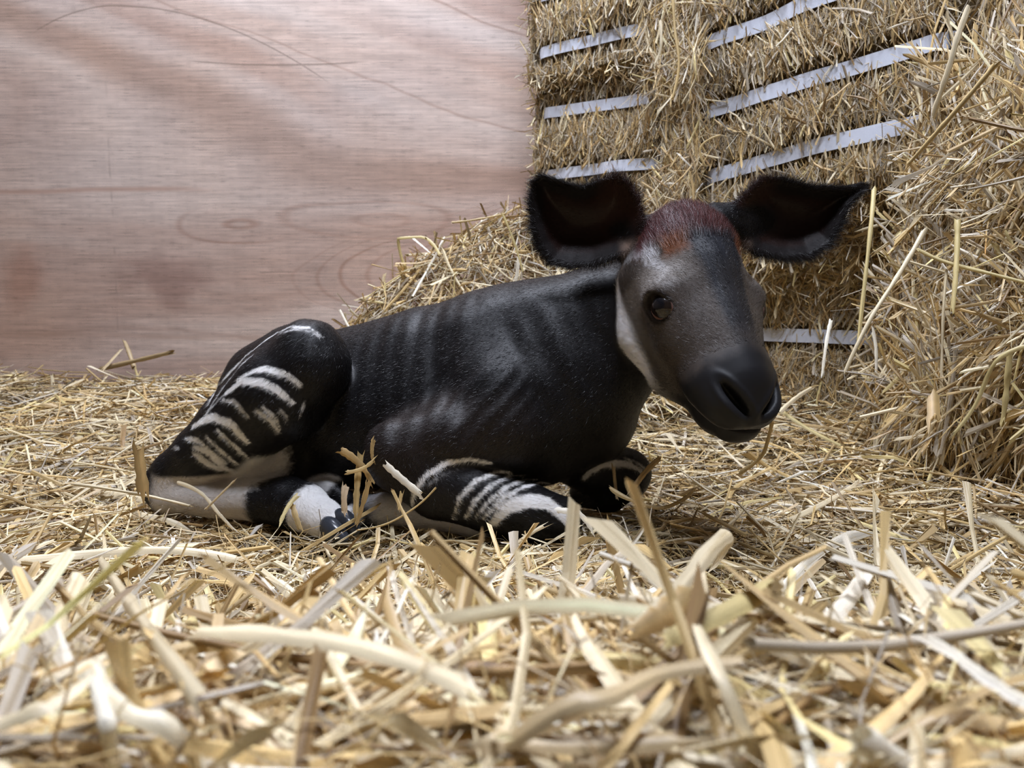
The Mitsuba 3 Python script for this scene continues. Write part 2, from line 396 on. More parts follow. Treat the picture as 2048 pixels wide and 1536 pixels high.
nk = at(1120, 720, 1.04)
off += .0009 * np.sin(((V - nk) @ unit([.85, .1, .35])) * 2 * np.pi / .034 + 3 * vnoise(V * 9, 18)) * sstep(.11, .05, np.linalg.norm(V - nk, axis=1))
for s in (-1, 1):
    n1 = unit(HL * .64 - s * .56 * HS - .25 * HU); n3 = unit(HL * .7 + HU * .6 + s * .3 * HS); n3 = unit(n3 - n1 * (n1 @ n3)); n2 = np.cross(n3, n1)
    qn = (V - hd(.248, s * .026, .008)) @ np.array([n1, n2, n3]).T / np.array([.026, .009, .018])
    off += .0014 * np.exp(-((np.linalg.norm(qn, axis=1) - 1.45) / .32) ** 2)
off += .0022 * (vnoise(V * 28, 9) - .5) * sstep(.0, .02, sample0(HEADF, V))
V = V + _n * off[:, None]
okapi_mesh = trimesh.Trimesh(V, Fc, process=False)

V = np.array(okapi_mesh.vertices)
# ---- modelling helpers on the finished body
from scipy.ndimage import map_coordinates


def sample(field, P):
    return map_coordinates(field, ((np.asarray(P) - LO) / RES).T, order=1, mode='nearest')


def skin(px, py):
    """First point of the body along a sight line (used to read off where a marking lies on the body)."""
    ys = np.arange(.80, 1.40, .0015)
    d = at(px, py, 1.0) - CAM
    P = CAM + d * ys[:, None]
    v = sample(FIELD, P)
    k = np.argmax(v < 0)
    return P[k] if v[k] < 0 else P[np.argmin(v)]


def limb(pts):
    return np.array([at(*p[:3]) for p in pts])


HIND = limb([(545, 775, 1.17), (619, 713, 1.05), (560, 790, 1.05), (480, 855, 1.07), (410, 905, 1.08), (322, 970, 1.085)])
SHANK = limb([(322, 975, 1.085), (430, 998, 1.055), (520, 1000, 1.04), (610, 1015, 1.02), (668, 1048, .98), (700, 1075, .955)])
FORE = limb([(1000, 850, 1.02), (800, 910, .995), (880, 968, .985), (980, 1003, .985), (1060, 1025, .99), (1118, 1038, 1.0)])
CANNON = limb([(1118, 1040, 1.0), (940, 1045, 1.005), (840, 1030, 1.01), (770, 1018, 1.015), (700, 1040, 1.02)])
FARKNEE = limb([(1130, 890, 1.13), (1180, 930, 1.13), (1250, 945, 1.13), (1215, 985, 1.135), (1170, 985, 1.17)])
FARFOOT = limb([(600, 990, 1.10), (660, 983, 1.08), (690, 1000, 1.07)])
TRUNK = limb([(600, 800, 1.20), (1000, 740, 1.12), (1250, 640, 1.09)])[::-1]


def seg_near(P, chain_pts):
    """Distance to a polyline, parameter along it (in metres) and its direction there."""
    best, s_at, dirs, acc = np.full(len(P), 9.0), np.zeros(len(P)), np.zeros((len(P), 3)), 0
    for a, b in zip(chain_pts, chain_pts[1:]):
        L = np.linalg.norm(b - a)
        t = np.clip((P - a) @ (b - a) / L ** 2, 0, 1)
        d = np.linalg.norm(P - a - t[:, None] * (b - a), axis=1)
        m = d < best
        best[m], s_at[m], dirs[m] = d[m], acc + t[m] * L, (b - a) / L
        acc += L
    return best, s_at, dirs


def stripe_lines():
    """White stripes: where each runs on the skin, its width in metres and its whiteness."""
    S = [
        ([(475, 759), (502, 745), (530, 737), (574, 749), (600, 769)], .0075, .9), ([(453, 786), (483, 761), (524, 764), (561, 784), (585, 805)], .0100, 1),
        ([(446, 800), (470, 803), (497, 834)], .0055, .7), ([(387, 853), (405, 842), (429, 834), (463, 847), (495, 883)], .0115, 1),
        ([(436, 861), (470, 891), (497, 917)], .0055, .8), ([(415, 874), (442, 901), (476, 928)], .0055, .8), ([(371, 876), (398, 881), (432, 911)], .0065, .8),
        ([(514, 822), (544, 844), (558, 864)], .0060, .75), ([(527, 815), (552, 837), (560, 857)], .0045, .7), ([(561, 820), (573, 834), (574, 848)], .0030, .5), ([(609, 803), (604, 818), (600, 830)], .0035, .5),
        ([(551, 666), (585, 654), (618, 657), (645, 673)], .0045, .8), ([(556, 668), (590, 660), (620, 664), (640, 674)], .0030, .6),
        ([(553, 666), (522, 688), (492, 712), (462, 742), (437, 770), (415, 810)], .0045, .8),
        ([(508, 708), (480, 732), (452, 768), (430, 800), (414, 825)], .0030, .55), ([(475, 765), (452, 785), (430, 808), (412, 830)], .0030, .55),
        ([(392, 895), (415, 902), (450, 925)], .012, .75), ([(390, 908), (412, 925), (440, 940)], .012, .7), ([(425, 915), (450, 935), (470, 945)], .011, .75),
        ([(350, 893), (357, 897)], .004, .5),
        ([(821, 1021), (829, 980), (854, 948), (894, 926), (942, 918), (983, 926)], .0065, .85), ([(854, 972), (886, 948), (926, 936)], .0025, .25),
        ([(906, 1037), (918, 996), (950, 962), (991, 946), (1019, 944)], .0050, .85), ([(930, 1037), (950, 1000), (983, 970), (1023, 950), (1047, 950)], .0050, .85),
        ([(950, 1037), (975, 1004), (1011, 974), (1051, 958), (1072, 958)], .0048, .85), ([(967, 1037), (1003, 996), (1047, 974), (1084, 964), (1108, 970)], .0055, .85),
        ([(987, 1045), (1011, 1016), (1055, 1000), (1096, 1006), (1122, 1028), (1140, 1050)], .0185, .95),
        ([(1170, 957), (1181, 942), (1209, 929), (1233, 927), (1256, 929), (1280, 942)], .0105, .6), ([(1250, 917), (1272, 926), (1291, 939)], .0050, .55)]
    out = []
    for pts, w, a in S:
        p = np.array(pts, float)
        c = np.concatenate([[0], np.cumsum(np.linalg.norm(np.diff(p, axis=0), axis=1))])
        t = np.linspace(0, c[-1], max(int(c[-1] / 3), 4))
        q = np.stack([np.interp(t, c, p[:, 0]), np.interp(t, c, p[:, 1])], 1)
        q3 = np.array([skin(*v) for v in q])
        out.append((q3, w, a, np.sin(np.pi * np.clip(t / c[-1], .06, .94)) ** .5))
    return out


STRIPES = stripe_lines()
EAR_PTS, EAR_E, EAR_SIDE = np.vstack([e[0] for e in EARS]), np.concatenate([e[1] for e in EARS]), np.concatenate([np.full(len(e[1]), i) for i, e in enumerate(EARS)])
EAR_TREE = cKDTree(EAR_PTS)
BLACK, WHITE = np.array([.0060, .0056, .0064]), np.array([.80, .79, .78])


def paint(P, N):
    """Coat colour of points on the body (linear), from where they lie on the animal."""
    n1, n2 = vnoise(P * 90, 3), vnoise(P * 350, 5)
    jit = ((n2 - .5) * .004)
    C = np.tile(BLACK, (len(P), 1)) * (.8 + .5 * n1[:, None])
    def lay(col, m):
        nonlocal C
        C = C * (1 - m[:, None]) + np.asarray(col) * m[:, None]
    # brownish tinge on the upper foreleg and flank
    dF, sF, _ = seg_near(P, FORE)
    lay([.020, .014, .012], .7 * sstep(.075, .05, dF) * sstep(.25, .12, sF))
    # shanks
    dS, sS, _ = seg_near(P, SHANK)
    lay([.50, .46, .42], sstep(.040, .034, dS) * sstep(.000, .018, sS + jit) * sstep(.165, .152, sS + jit))
    dC, sC, _ = seg_near(P, CANNON)
    lay([.58, .58, .60], sstep(.030, .024, dC) * sstep(.08, .12, sC) * sstep(.262, .240, sC + 2 * jit) * sstep(.028, .020, P[:, 2] - .012 - .05 * sstep(.1, .2, sC)))
    lay(WHITE, sstep(.040, .034, dS) * sstep(.235, .247, sS + 2 * jit))
    dR, sR, _ = seg_near(P, FARFOOT)
    lay(WHITE, sstep(.030, .022, dR) * sstep(.02, .03, sR) * sstep(.066, .056, sR))
    # groin and the inside of the thigh
    g = at(530, 905, 1.10)
    dg = np.linalg.norm((P - g) * [1, .6, 1.0], axis=1)
    inner = at(505, 925, 1.10)
    m = sstep(.062, .045, np.linalg.norm((P - inner) * [.9, .6, 1.0], axis=1) + 3 * jit)
    dH, sH, _ = seg_near(P, HIND)
    lay([.70, .69, .68], m * sstep(-.006, .012, (P - at(470, 930, 1.06)) @ unit(np.array([.75, .35, -.55]))))
    # white rings of the legs
    for q, w, a, taper in STRIPES:
        lo, hi = q.min(0) - .03, q.max(0) + .03
        i = np.flatnonzero(((P > lo) & (P < hi)).all(1))
        if not len(i):
            continue
        d, k = cKDTree(q).query(P[i])
        ww = w * .5 * (.35 + .65 * taper[k])
        mm = np.zeros(len(P))
        mm[i] = a * sstep(ww + .0014, ww - .0010, d + jit[i] * .6 + (n1[i] - .5) * .002)
        lay(WHITE, np.minimum(mm * 1.1, 1))
    # head
    H = (P - H0) @ HAX.T
    l, s, u = H[:, 0] + jit, H[:, 1] + jit, H[:, 2]
    hm = sstep(.006, .001, sample(HEADF, P))
    face = np.zeros((len(P), 3)) + [.072, .060, .053]
    face *= (.85 + .3 * n1[:, None])
    def f(col, m):
        nonlocal face
        face = face * (1 - m[:, None]) + np.asarray(col) * m[:, None]
    a = np.abs(s)
    f([.15, .130, .115], sstep(.045, .060, l) * sstep(.105, .085, l) * sstep(.03, .05, a))
    f([.115, .102, .092], sstep(-.035, -.05, u) * sstep(.05, .09, l))
    f([.86, .86, .88], sstep(-.053, -.067, u + .25 * np.maximum(0, l - .09)) * sstep(.215, .15, l))          # pale throat edge
    f([.42, .41, .42], sstep(.006, .002, np.abs(a - .066 + .1 * (l - .05))) * sstep(.080, .045, l) * sstep(-.04, -.02, u) * sstep(.0, .03, l))    # pale band under the ear
    f([.16, .062, .030], sstep(.032, .040, a + .1 * l) * sstep(.062, .054, a) * sstep(.066, .050, l) * sstep(-.02, .0, u))
    f([.060, .020, .020], sstep(.062, .035, l + .25 * a) * sstep(-.02, .005, u))                                  # maroon crown
    f([.014, .015, .020], sstep(.034, .050, l) * sstep(.034, .020, a - .22 * np.maximum(0, .088 - l) + .12 * np.maximum(0, l - .09)) * sstep(-.01, .01, u))
    f([.020, .019, .021], sstep(.019, .010, a) * sstep(.07, .10, l) * sstep(-.02, .0, u))
    e = np.sqrt((l - .086) ** 2 + (a - .050) ** 2)
    f([.045, .030, .018], .8 * sstep(.011, .006, e))                                                                # spot over the eye
    e = np.sqrt(((l - EYE[0]) * .95) ** 2 + (a - EYE[1]) ** 2 + (u - EYE[2]) ** 2)
    f([.016, .012, .011], sstep(.0225, .0190, e))
    f([.050, .041, .036], .7 * sstep(.155, .190, l - .15 * u + .01 * n1 - .35 * np.maximum(0, a - .015)))
    f([.013, .013, .015], sstep(.178, .204, l - .30 * np.maximum(0, a - .015) - .10 * u + .016 * (n1 - .5)))                              # dark muzzle
    f([.013, .013, .015], sstep(.203, .220, l + .05 * u))
    m1 = sstep(.0022, .0010, np.abs(u + .0300 - .0066)) * sstep(.252, .256, l) * sstep(.016, .012, np.abs(s - .014))
    f([.34, .25, .19], .9 * m1)
    C = C * (1 - hm[:, None]) + face * hm[:, None]
    # ears
    d, k = EAR_TREE.query(P, distance_upper_bound=.012)
    em = np.zeros(len(P)); ok = np.isfinite(d)
    em[ok] = sstep(.008, .004, d[ok])
    e = np.zeros(len(P)); e[ok] = EAR_E[k[ok]]
    base = np.zeros(len(P)); base[ok] = EAR_B0[k[ok]]
    ins = np.zeros(len(P)); ins[ok] = ((P[ok] - EAR_PTS[k[ok]]) @ CTO) > 0
    ear_c = np.tile(np.array([.010, .008, .008]), (len(P), 1))
    m = sstep(.012, .022, e + .004 * n1) * ins
    ear_c = ear_c * (1 - m[:, None]) + np.array([.017, .0070, .0055]) * m[:, None]
    up = sstep(.02, .06, P[:, 2] - EAR_LOW) * sstep(.075, .045, base)
    ear_c = ear_c * (1 - .8 * up[:, None]) + np.array([.036, .016, .012]) * .8 * up[:, None]
    lowb = sstep(.035, .02, base) * sstep(.035, .015, P[:, 2] - EAR_LOW)
    ear_c = ear_c * (1 - lowb[:, None]) + np.array([.16, .11, .085]) * lowb[:, None]
    C = C * (1 - em[:, None]) + ear_c * em[:, None]
    return np.clip(C, .002, .9)


EAR_B0 = np.concatenate([np.abs(e[0] @ CX - (at(*o[0], Y0) @ CX)) for e, o, Y0 in zip(EARS, (EAR_A, EAR_B), (1.02, 1.05))])
EAR_LOW = at(1280, 520, 1.03)[2]
nrm = np.array(okapi_mesh.vertex_normals)
okapi_color = paint(V, nrm)

# ---- the coat: short hairs lying along the body, each a thin blade
rng = np.random.default_rng(11)
NH = 420000
tri = V[Fc]
area = np.linalg.norm(np.cross(tri[:, 1] - tri[:, 0], tri[:, 2] - tri[:, 0]), axis=1)
cen = tri.mean(1)
dear, kear = EAR_TREE.query(cen, distance_upper_bound=.010)
ear_f = np.isfinite(dear)
fn = unit(np.cross(tri[:, 1] - tri[:, 0], tri[:, 2] - tri[:, 0]))
wgt = area * np.where(cen[:, 2] < .0, 0, 1) * np.where(fn[:, 1] > .5, .35, 1)
hface = sample(HEADF, cen) < .004
wgt *= np.where(hface, 1.6, 1)
rim = ear_f & (np.where(ear_f, EAR_E[np.minimum(kear, len(EAR_E) - 1)], 1) < .006)
wgt *= np.where(rim, 2.5, 1)
fi = rng.choice(len(Fc), NH, p=wgt / wgt.sum())
r1, r2 = np.sqrt(rng.random(NH)), rng.random(NH)
root = tri[fi, 0] * (1 - r1)[:, None] + tri[fi, 1] * (r1 * (1 - r2))[:, None] + tri[fi, 2] * (r1 * r2)[:, None]
hn = unit(nrm[Fc[fi, 0]] * (1 - r1)[:, None] + nrm[Fc[fi, 1]] * (r1 * (1 - r2))[:, None] + nrm[Fc[fi, 2]] * (r1 * r2)[:, None])
flow = np.tile(unit([-.80, .25, -.50]), (NH, 1))
for ch, rad in ((HIND[1:], .085), (SHANK, .042), (FORE, .06), (CANNON, .028), (FARKNEE, .05)):
    d, s_, dirs = seg_near(root, ch)
    m = sstep(rad, rad * .6, d)[:, None]
    flow = flow * (1 - m) + dirs * m
Hq = (root - H0) @ HAX.T
hm = sstep(.006, .001, sample(HEADF, root))[:, None]
hflow = -HL * .75 + HS * np.sign(Hq[:, 1])[:, None] * .55 - HU * .45
hflow = np.where((Hq[:, 0] < .05)[:, None], -HL * .8 + HS * (Hq[:, 1] * 6)[:, None] + HU * .3, hflow)
flow = flow * (1 - hm) + hflow * hm
d, k = EAR_TREE.query(root, distance_upper_bound=.012)
em = np.isfinite(d) & (d < .006)
kk = np.where(em, k, 0)
ectr = np.array([EARS[i][0].mean(0) for i in (0, 1)])[EAR_SIDE[kk].astype(int)]
ecol = unit(root - ectr) + np.where(EAR_SIDE[kk] == 0, -1, 1)[:, None] * CX * .5
flow[em] = ecol[em]
flow = flow + rng.normal(0, .22, (NH, 3))
flow = unit(flow - hn * (flow * hn).sum(1)[:, None])
ee = np.where(em, EAR_E[kk], 1)
length = .0065 * (.6 + .8 * rng.random(NH))
length = np.where(hm[:, 0] > .5, .0055 * (.6 + .8 * rng.random(NH)), length)
crown = (hm[:, 0] > .5) & (Hq[:, 0] < .05) & (Hq[:, 2] > .01)
length = np.where(crown, .010 * (.6 + .9 * rng.random(NH)), length)
length = np.where((hm[:, 0] > .5) & (Hq[:, 0] > .195), .0022, length)
length = np.where((hm[:, 0] > .5) & (Hq[:, 2] < -.06) & (Hq[:, 0] < .18), .0095 * (.6 + .8 * rng.random(NH)), length)
length = np.where(em, np.where(ee < .006, .013 * (.5 + 1.0 * rng.random(NH)), .005), length)
lift = np.where(em & (ee < .006), .15, np.where(crown, .55, .20)) + .10 * rng.random(NH)
hdir = unit(flow + hn * lift[:, None])
side = unit(np.cross(hn, hdir)) * (np.where(em & (ee < .006), .00018, .00024) * (.7 + .6 * rng.random(NH)))[:, None]
socket = np.minimum(*[np.linalg.norm(root - hd(EYE[0], s * EYE[1], EYE[2]), axis=1) for s in (-1, 1)])
keep = (socket > .0185) & ~((hm[:, 0] > .5) & (Hq[:, 0] > .238))
root, side, hdir, length, hn = root[keep], side[keep], hdir[keep], length[keep], hn[keep]
hc = paint(root, hn) * (.60 + .80 * rng.random(len(root)))[:, None]
base_pt = root - hn * .0006
hv = np.stack([base_pt - side, base_pt + side, base_pt + hdir * length[:, None]], 1).reshape(-1, 3)
coat_mesh = trimesh.Trimesh(hv, np.arange(len(hv)).reshape(-1, 3), process=False)
coat_color = np.repeat(hc, 3, axis=0)
coat_color[2::3] *= 1.10

scene['okapi_fur'] = {'type': 'principled', 'base_color': {'type': 'mesh_attribute', 'name': 'vertex_color'}, 'roughness': .46, 'specular': .24}
scene['fur_blade'] = {'type': 'twosided', 'bsdf': {'type': 'principled', 'base_color': {'type': 'mesh_attribute', 'name': 'vertex_color'}, 'roughness': .38, 'specular': .28}}
scene['eye_gloss'] = {'type': 'principled', 'base_color': {'type': 'mesh_attribute', 'name': 'vertex_color'}, 'roughness': .10, 'specular': .4, 'clearcoat': .6, 'clearcoat_gloss': .98}
scene['hoof_horn'] = {'type': 'twosided', 'bsdf': {'type': 'principled', 'base_color': {'type': 'rgb', 'value': [.040, .045, .056]}, 'roughness': .22, 'specular': .5}}
scene['okapi__body'] = mikit.ply(okapi_mesh, 'okapi_fur', smooth=True, color=okapi_color)
blade_n = np.repeat(unit(hn + .45 * rng.normal(size=hn.shape) * np.array([1, 1, 1])), 3, axis=0)
scene['okapi__coat'] = {'type': 'ply', 'filename': meshkit.write_ply(coat_mesh, False, None, coat_color, normals=blade_n), 'face_normals': False, 'bsdf': {'type': 'ref', 'id': 'fur_blade'}}
labels['okapi'] = {'label': 'black okapi calf with white striped legs lying on the straw', 'category': 'okapi'}
labels['okapi__coat'] = {'label': 'short glossy coat', 'kind': 'stuff'}


def eye_mesh(s):
    m = trimesh.creation.icosphere(subdivisions=5, radius=1.0)
    v = np.array(m.vertices)
    out = unit(s * HS * .90 + HU * .42 + HL * .05)
    fwd = unit(HL - out * (HL @ out)); up = np.cross(out, fwd)
    q = v @ np.array([out, fwd, up]).T
    r = np.sqrt((q[:, 1] / 1.12) ** 2 + (q[:, 2] / .92) ** 2)
    c = np.zeros((len(v), 3)) + [.004, .004, .006]
    iris = sstep(.42, .52, r)
    c = c * (1 - iris[:, None]) + np.array([.012, .007, .005]) * iris[:, None]
    wht = sstep(.80, .88, r)
    c = c * (1 - wht[:, None]) + np.array([.16, .085, .07]) * wht[:, None]
    m.vertices = hd(EYE[0], s * (EYE[1] - .0105), EYE[2]) + v * .0178
    return m, c


for i, s in enumerate((-1, 1)):
    m, c = eye_mesh(s)
    key = 'okapi__eye' + ('' if i == 0 else '_001')
    scene[key] = mikit.ply(m, 'eye_gloss', smooth=True, color=c)
    labels[key] = {'label': 'glossy dark eye'}


def hoof_mesh(p, d, r, L, sidev, off):
    """One claw: a blunt tapered wedge pointing along d."""
    d, sidev = unit(d), unit(sidev)
    up = np.cross(sidev, d)
    m = trimesh.creation.icosphere(subdivisions=3)
    v = np.array(m.vertices)
    t = (v[:, 0] + 1) / 2
    wid = r * (1 - .35 * t)
    P = p + sidev * off + d * (v[:, 0] * L * .5 + L * .5)[:, None] + sidev * (v[:, 1] * wid * .75)[:, None] + up * (np.maximum(v[:, 2], -.55) * wid * (1.1 - .4 * t))[:, None]
    m = trimesh.Trimesh(P, m.faces, process=False)
    if m.volume < 0:
        m.invert()
    return m


hh = [(at(660, 1040, .985), at(712, 1078, .945) - at(660, 1040, .985), .023), (at(716, 1030, 1.018), np.array([-.8, .1, -.5]), .016)]
j = 0
for p, d, r in hh:
    sv = np.cross(unit(d), [0, -.5, .85])
    for o in (-1, 1):
        key = 'okapi__hoof' + ('' if j == 0 else f'_{j:03d}')
        scene[key] = mikit.ply(hoof_mesh(p, d, r, .052, sv, o * .0095), 'hoof_horn', smooth=True)
        labels[key] = {'label': 'dark shiny hoof claw'}
        j += 1
# ------------------------------------------------------------------ straw: stalks are bent tubes or split, folded blades
def fibres(p, n, uv):
    """Share of brown fibre: fine lines along the stalk, now and then a darker stretch."""
    u, v = mi.Float(uv.x), mi.Float(uv.y)
    a = mikit.noise(u * 2.2, v * 16) * .6 + mikit.noise(u * 5.5, v * 45, 3) * .4
    b = mikit.noise(u * .15 + 7, v * 9, 5)
    return .58 * mikit.smoothstep(.50, .82, a) + .26 * mikit.smoothstep(.62, .9, b)


scene['straw'] = {'type': 'twosided', 'bsdf': {'type': 'blendbsdf', 'weight': mikit.proc(fibres),
                  'bsdf_0': {'type': 'principled', 'base_color': {'type': 'mesh_attribute', 'name': 'vertex_color'}, 'roughness': .42, 'specular': .45},
                  'bsdf_1': {'type': 'principled', 'base_color': {'type': 'rgb', 'value': [.36, .26, .11]}, 'roughness': .55, 'specular': .3}}}
TONES = np.array([[.77, .655, .43], [.66, .475, .215], [.50, .355, .17], [.27, .165, .068], [.41, .355, .275], [.81, .745, .61], [.70, .575, .27]])
TONE_P = {'bed': [.31, .22, .16, .09, .09, .08, .05], 'bale': [.15, .11, .25, .13, .31, .03, .02], 'heap': [.26, .18, .16, .10, .18, .07, .05], 'chaff': [.15, .18, .24, .18, .18, .04, .03]}  # chaff mix is browner: shade between the stalks put into its colour
rs = np.random.default_rng(5)


def frames(D):
    """Two unit vectors across each direction."""
    r = rs.normal(size=D.shape)
    A = unit(np.cross(D, r))
    return A, np.cross(D, A)


def stalks(C, D, N, L, W, bend, K=4, kind='blade', tone='bed', bright=None, kink=0.0, col=None):
    """Many stalks as arrays. C centres, D directions, N the side that faces out, L lengths, W widths, bend: sideways sag as a share of the length.
    Returns vertices (n, (K+1)*M, 3), the faces of one, and colours."""
    n = len(C)
    M = 3 if kind == 'blade' else 6
    t = np.linspace(-.5, .5, K + 1)
    A = unit(N - D * (N * D).sum(1)[:, None])
    B = np.cross(D, A)
    bA, bB = bend * rs.normal(size=n), bend * rs.normal(size=n)
    curve = (t ** 2 * 4 - .33)
    kk = np.where(rs.random(n) < kink, rs.normal(0, .22, n), 0)
    kp = rs.uniform(-.25, .25, n)
    off = np.maximum(t[None] - kp[:, None], 0) * kk[:, None]
    P = C[:, None] + D[:, None] * (t[None, :, None] * L[:, None, None]) + A[:, None] * ((curve[None] * bA[:, None] + off) * L[:, None])[..., None] + B[:, None] * ((curve[None] * bB[:, None] + off * .6) * L[:, None])[..., None]
    taper = 1 - .5 * np.clip(t + .1, 0, 1)[None] * rs.random(n)[:, None]
    tw = rs.normal(0, .5, n)[:, None] * t[None] * 2
    A2 = A[:, None] * np.cos(tw)[..., None] + B[:, None] * np.sin(tw)[..., None]
    B2 = B[:, None] * np.cos(tw)[..., None] - A[:, None] * np.sin(tw)[..., None]
    w = W[:, None] * taper * .5
    if kind == 'blade':
        fold = rs.uniform(.15, .7, n)[:, None]
        sec = [(-1, 0), (0, 1), (1, 0)]
        pts = [P + B2 * (a * w)[..., None] + A2 * (b * w * fold)[..., None] for a, b in sec]
    else:
        ang = np.arange(6) * np.pi / 3
        node = 1 + .22 * (np.abs(t[None] - rs.uniform(-.4, .4, n)[:, None]) < .5 / K) * (rs.random(n) < .5)[:, None]
        pts = [P + B2 * (np.cos(a) * w * node)[..., None] + A2 * (np.sin(a) * w * node)[..., None] for a in ang]
    V4 = np.stack(pts, 2)
    V4[:, 0] += D[:, None] * (rs.normal(0, .7, (n, M)) * W[:, None])[..., None]                 # torn ends
    V4[:, -1] += D[:, None] * (rs.normal(0, .9, (n, M)) * W[:, None])[..., None]
    Vv = V4.reshape(n, (K + 1) * M, 3)
    f = []
    for k in range(K):
        for m in range(M - 1 if kind == 'blade' else M):
            m2 = (m + 1) % M
            a, b, c, d = k * M + m, k * M + m2, (k + 1) * M + m2, (k + 1) * M + m
            f += [[a, b, c], [a, c, d]]
    base = TONES[rs.choice(len(TONES), n, p=TONE_P[tone])] if col is None else np.tile(col, (n, 1))
    base = base * rs.uniform(.78, 1.18, n)[:, None]
    if bright is not None:
        base = base * np.asarray(bright)[:, None]
    streak = rs.uniform(.74, 1.18, (n, 1, M)) * (1 + .10 * np.sin(t[None, :, None] * rs.uniform(2, 9, (n, 1, 1)) + rs.uniform(0, 6, (n, 1, 1))))
    Cc = np.clip(base[:, None, None] * streak[..., None], .01, .92).reshape(n, (K + 1) * M, 3)
    uu = np.broadcast_to((W * 1000)[:, None, None] * (np.arange(M) / (M - 1) * (1 if kind == 'blade' else 3))[None, None], (n, K + 1, M)) + rs.uniform(0, 400, (n, 1, 1))
    vv = np.broadcast_to(L[:, None, None] * t[None, :, None], (n, K + 1, M)) + rs.uniform(0, 30, (n, 1, 1))
    Cc = np.concatenate([Cc, np.stack([uu, vv], -1).reshape(n, (K + 1) * M, 2)], 2)
    return Vv, np.array(f), Cc


def join(*groups):
    Vs, Fs, Cs, o = [], [], [], 0
    for Vv, f, Cc in groups:
        n, m = Vv.shape[:2]
        if n == 0:
            continue
        Vs.append(Vv.reshape(-1, 3)); Cs.append(Cc.reshape(-1, 5))
        Fs.append((f[None] + (np.arange(n) * m)[:, None, None]).reshape(-1, 3) + o)
        o += n * m
    return (np.vstack(Vs), np.vstack(Fs)), np.vstack(Cs)


def clear_of_calf(g, margin=.002):
    """Drops the stalks that would run through the okapi."""
    Vv, f, Cc = g
    q = Vv.reshape(-1, 3)
    inside = ((q > LO + .01) & (q < HI - .01)).all(1)
    v = np.full(len(q), 1.0)
    v[inside] = sample(FIELD, q[inside])
    ok = (v.reshape(Vv.shape[:2]) > margin).all(1) & (Vv[..., 1] < YW - .003).all(1)
    return Vv[ok], f, Cc[ok]


def entry(key, groups, **lab):
    m, c = join(*groups)
    scene[key] = mikit.ply(m, 'straw', smooth=False, color=c[:, :3], uv=c[:, 3:])
    if lab:
        labels[key] = lab
    return m


def lay(n, ylo, yhi, L, W, dz, tilt, K, kind, tone, bend=.05, kink=.15, power=1.0, up=.0, bright=None, half=.84):
    """Stalks strewn over the bed between two depths."""
    y = ylo + (yhi - ylo) * rs.random(n) ** power
    x = (rs.random(n) * 2 - 1) * (y * half + .16)
    z = ground(x, y) + dz[0] + (dz[1] - dz[0]) * rs.random(n)
    az = rs.uniform(0, 2 * np.pi, n)
    el = rs.normal(0, tilt, n) + up * rs.random(n)
    D = np.stack([np.cos(az) * np.cos(el), np.sin(az) * np.cos(el), np.sin(el)], 1)
    N = unit(np.stack([rs.normal(0, .5, n), rs.normal(0, .5, n), np.ones(n)], 1))
    Ls, Ws = rs.uniform(*L, n), W[0] + (W[1] - W[0]) * rs.random(n) ** 1.8
    z = z + np.abs(np.sin(el)) * Ls * .25
    br = .74 + .44 * vnoise(np.stack([x * 4, y * 4, 0 * x], 1), 61) + .14 * (vnoise(np.stack([x * 15, y * 15, 0 * x], 1), 62) - .5)
    return stalks(np.stack([x, y, z], 1), D, N, Ls, Ws, bend, K, kind, tone, kink=kink, bright=br)


bed = [
    lay(13000, .80, 2.30, (.03, .10), (.0025, .0080), (-.024, .006), .22, 2, 'blade', 'chaff'),
    lay(4500, .22, .85, (.03, .11), (.0030, .0100), (-.030, .004), .25, 2, 'blade', 'chaff'),
    lay(9500, .80, 2.30, (.05, .20), (.0022, .0085), (-.006, .020), .14, 3, 'blade', 'bed', kink=.3),
    lay(2200, .80, 2.30, (.08, .24), (.0028, .0052), (-.004, .022), .12, 3, 'tube', 'bed'),
    lay(3600, .22, .85, (.05, .24), (.0026, .0105), (-.016, .014), .13, 5, 'blade', 'bed', kink=.5, bend=.09),
    lay(700, .22, .85, (.07, .26), (.0032, .0054), (-.012, .012), .10, 4, 'tube', 'bed', bend=.07),
    lay(16000, .60, 1.70, (.02, .07), (.0005, .0014), (.000, .020), .35, 3, 'blade', 'bed', bend=.18, kink=.5),
    lay(5000, .22, .85, (.02, .09), (.0006, .0016), (.000, .018), .35, 3, 'blade', 'bed', bend=.18, kink=.5),
    lay(450, .80, 1.9, (.04, .11), (.0030, .0070), (.004, .016), .15, 3, 'blade', 'bed', up=.8, kink=.4),
]
bed = [clear_of_calf(g) for g in bed]
entry('straw_bedding', bed, label='deep loose straw bedding covering the floor of the stall', category='straw', kind='stuff')
# ------------------------------------------------------------------ straw bales with white straps
def weave(p, n, uv):
    a, b = mi.Float(uv.x) * 60, mi.Float(uv.y) * 12
    w = .5 + .5 * dr.sin(a * 6.2832) * dr.sin(b * 6.2832)
    return mikit.mix((.56, .60, .70), (.70, .73, .80), w)


scene['strap_weave'] = {'type': 'twosided', 'bsdf': {'type': 'principled', 'base_color': mikit.proc(weave), 'roughness': .35, 'specular': .5}}
scene['bale_core'] = {'type': 'twosided', 'bsdf': {'type': 'diffuse', 'reflectance': {'type': 'rgb', 'value': [.14, .098, .048]}}}


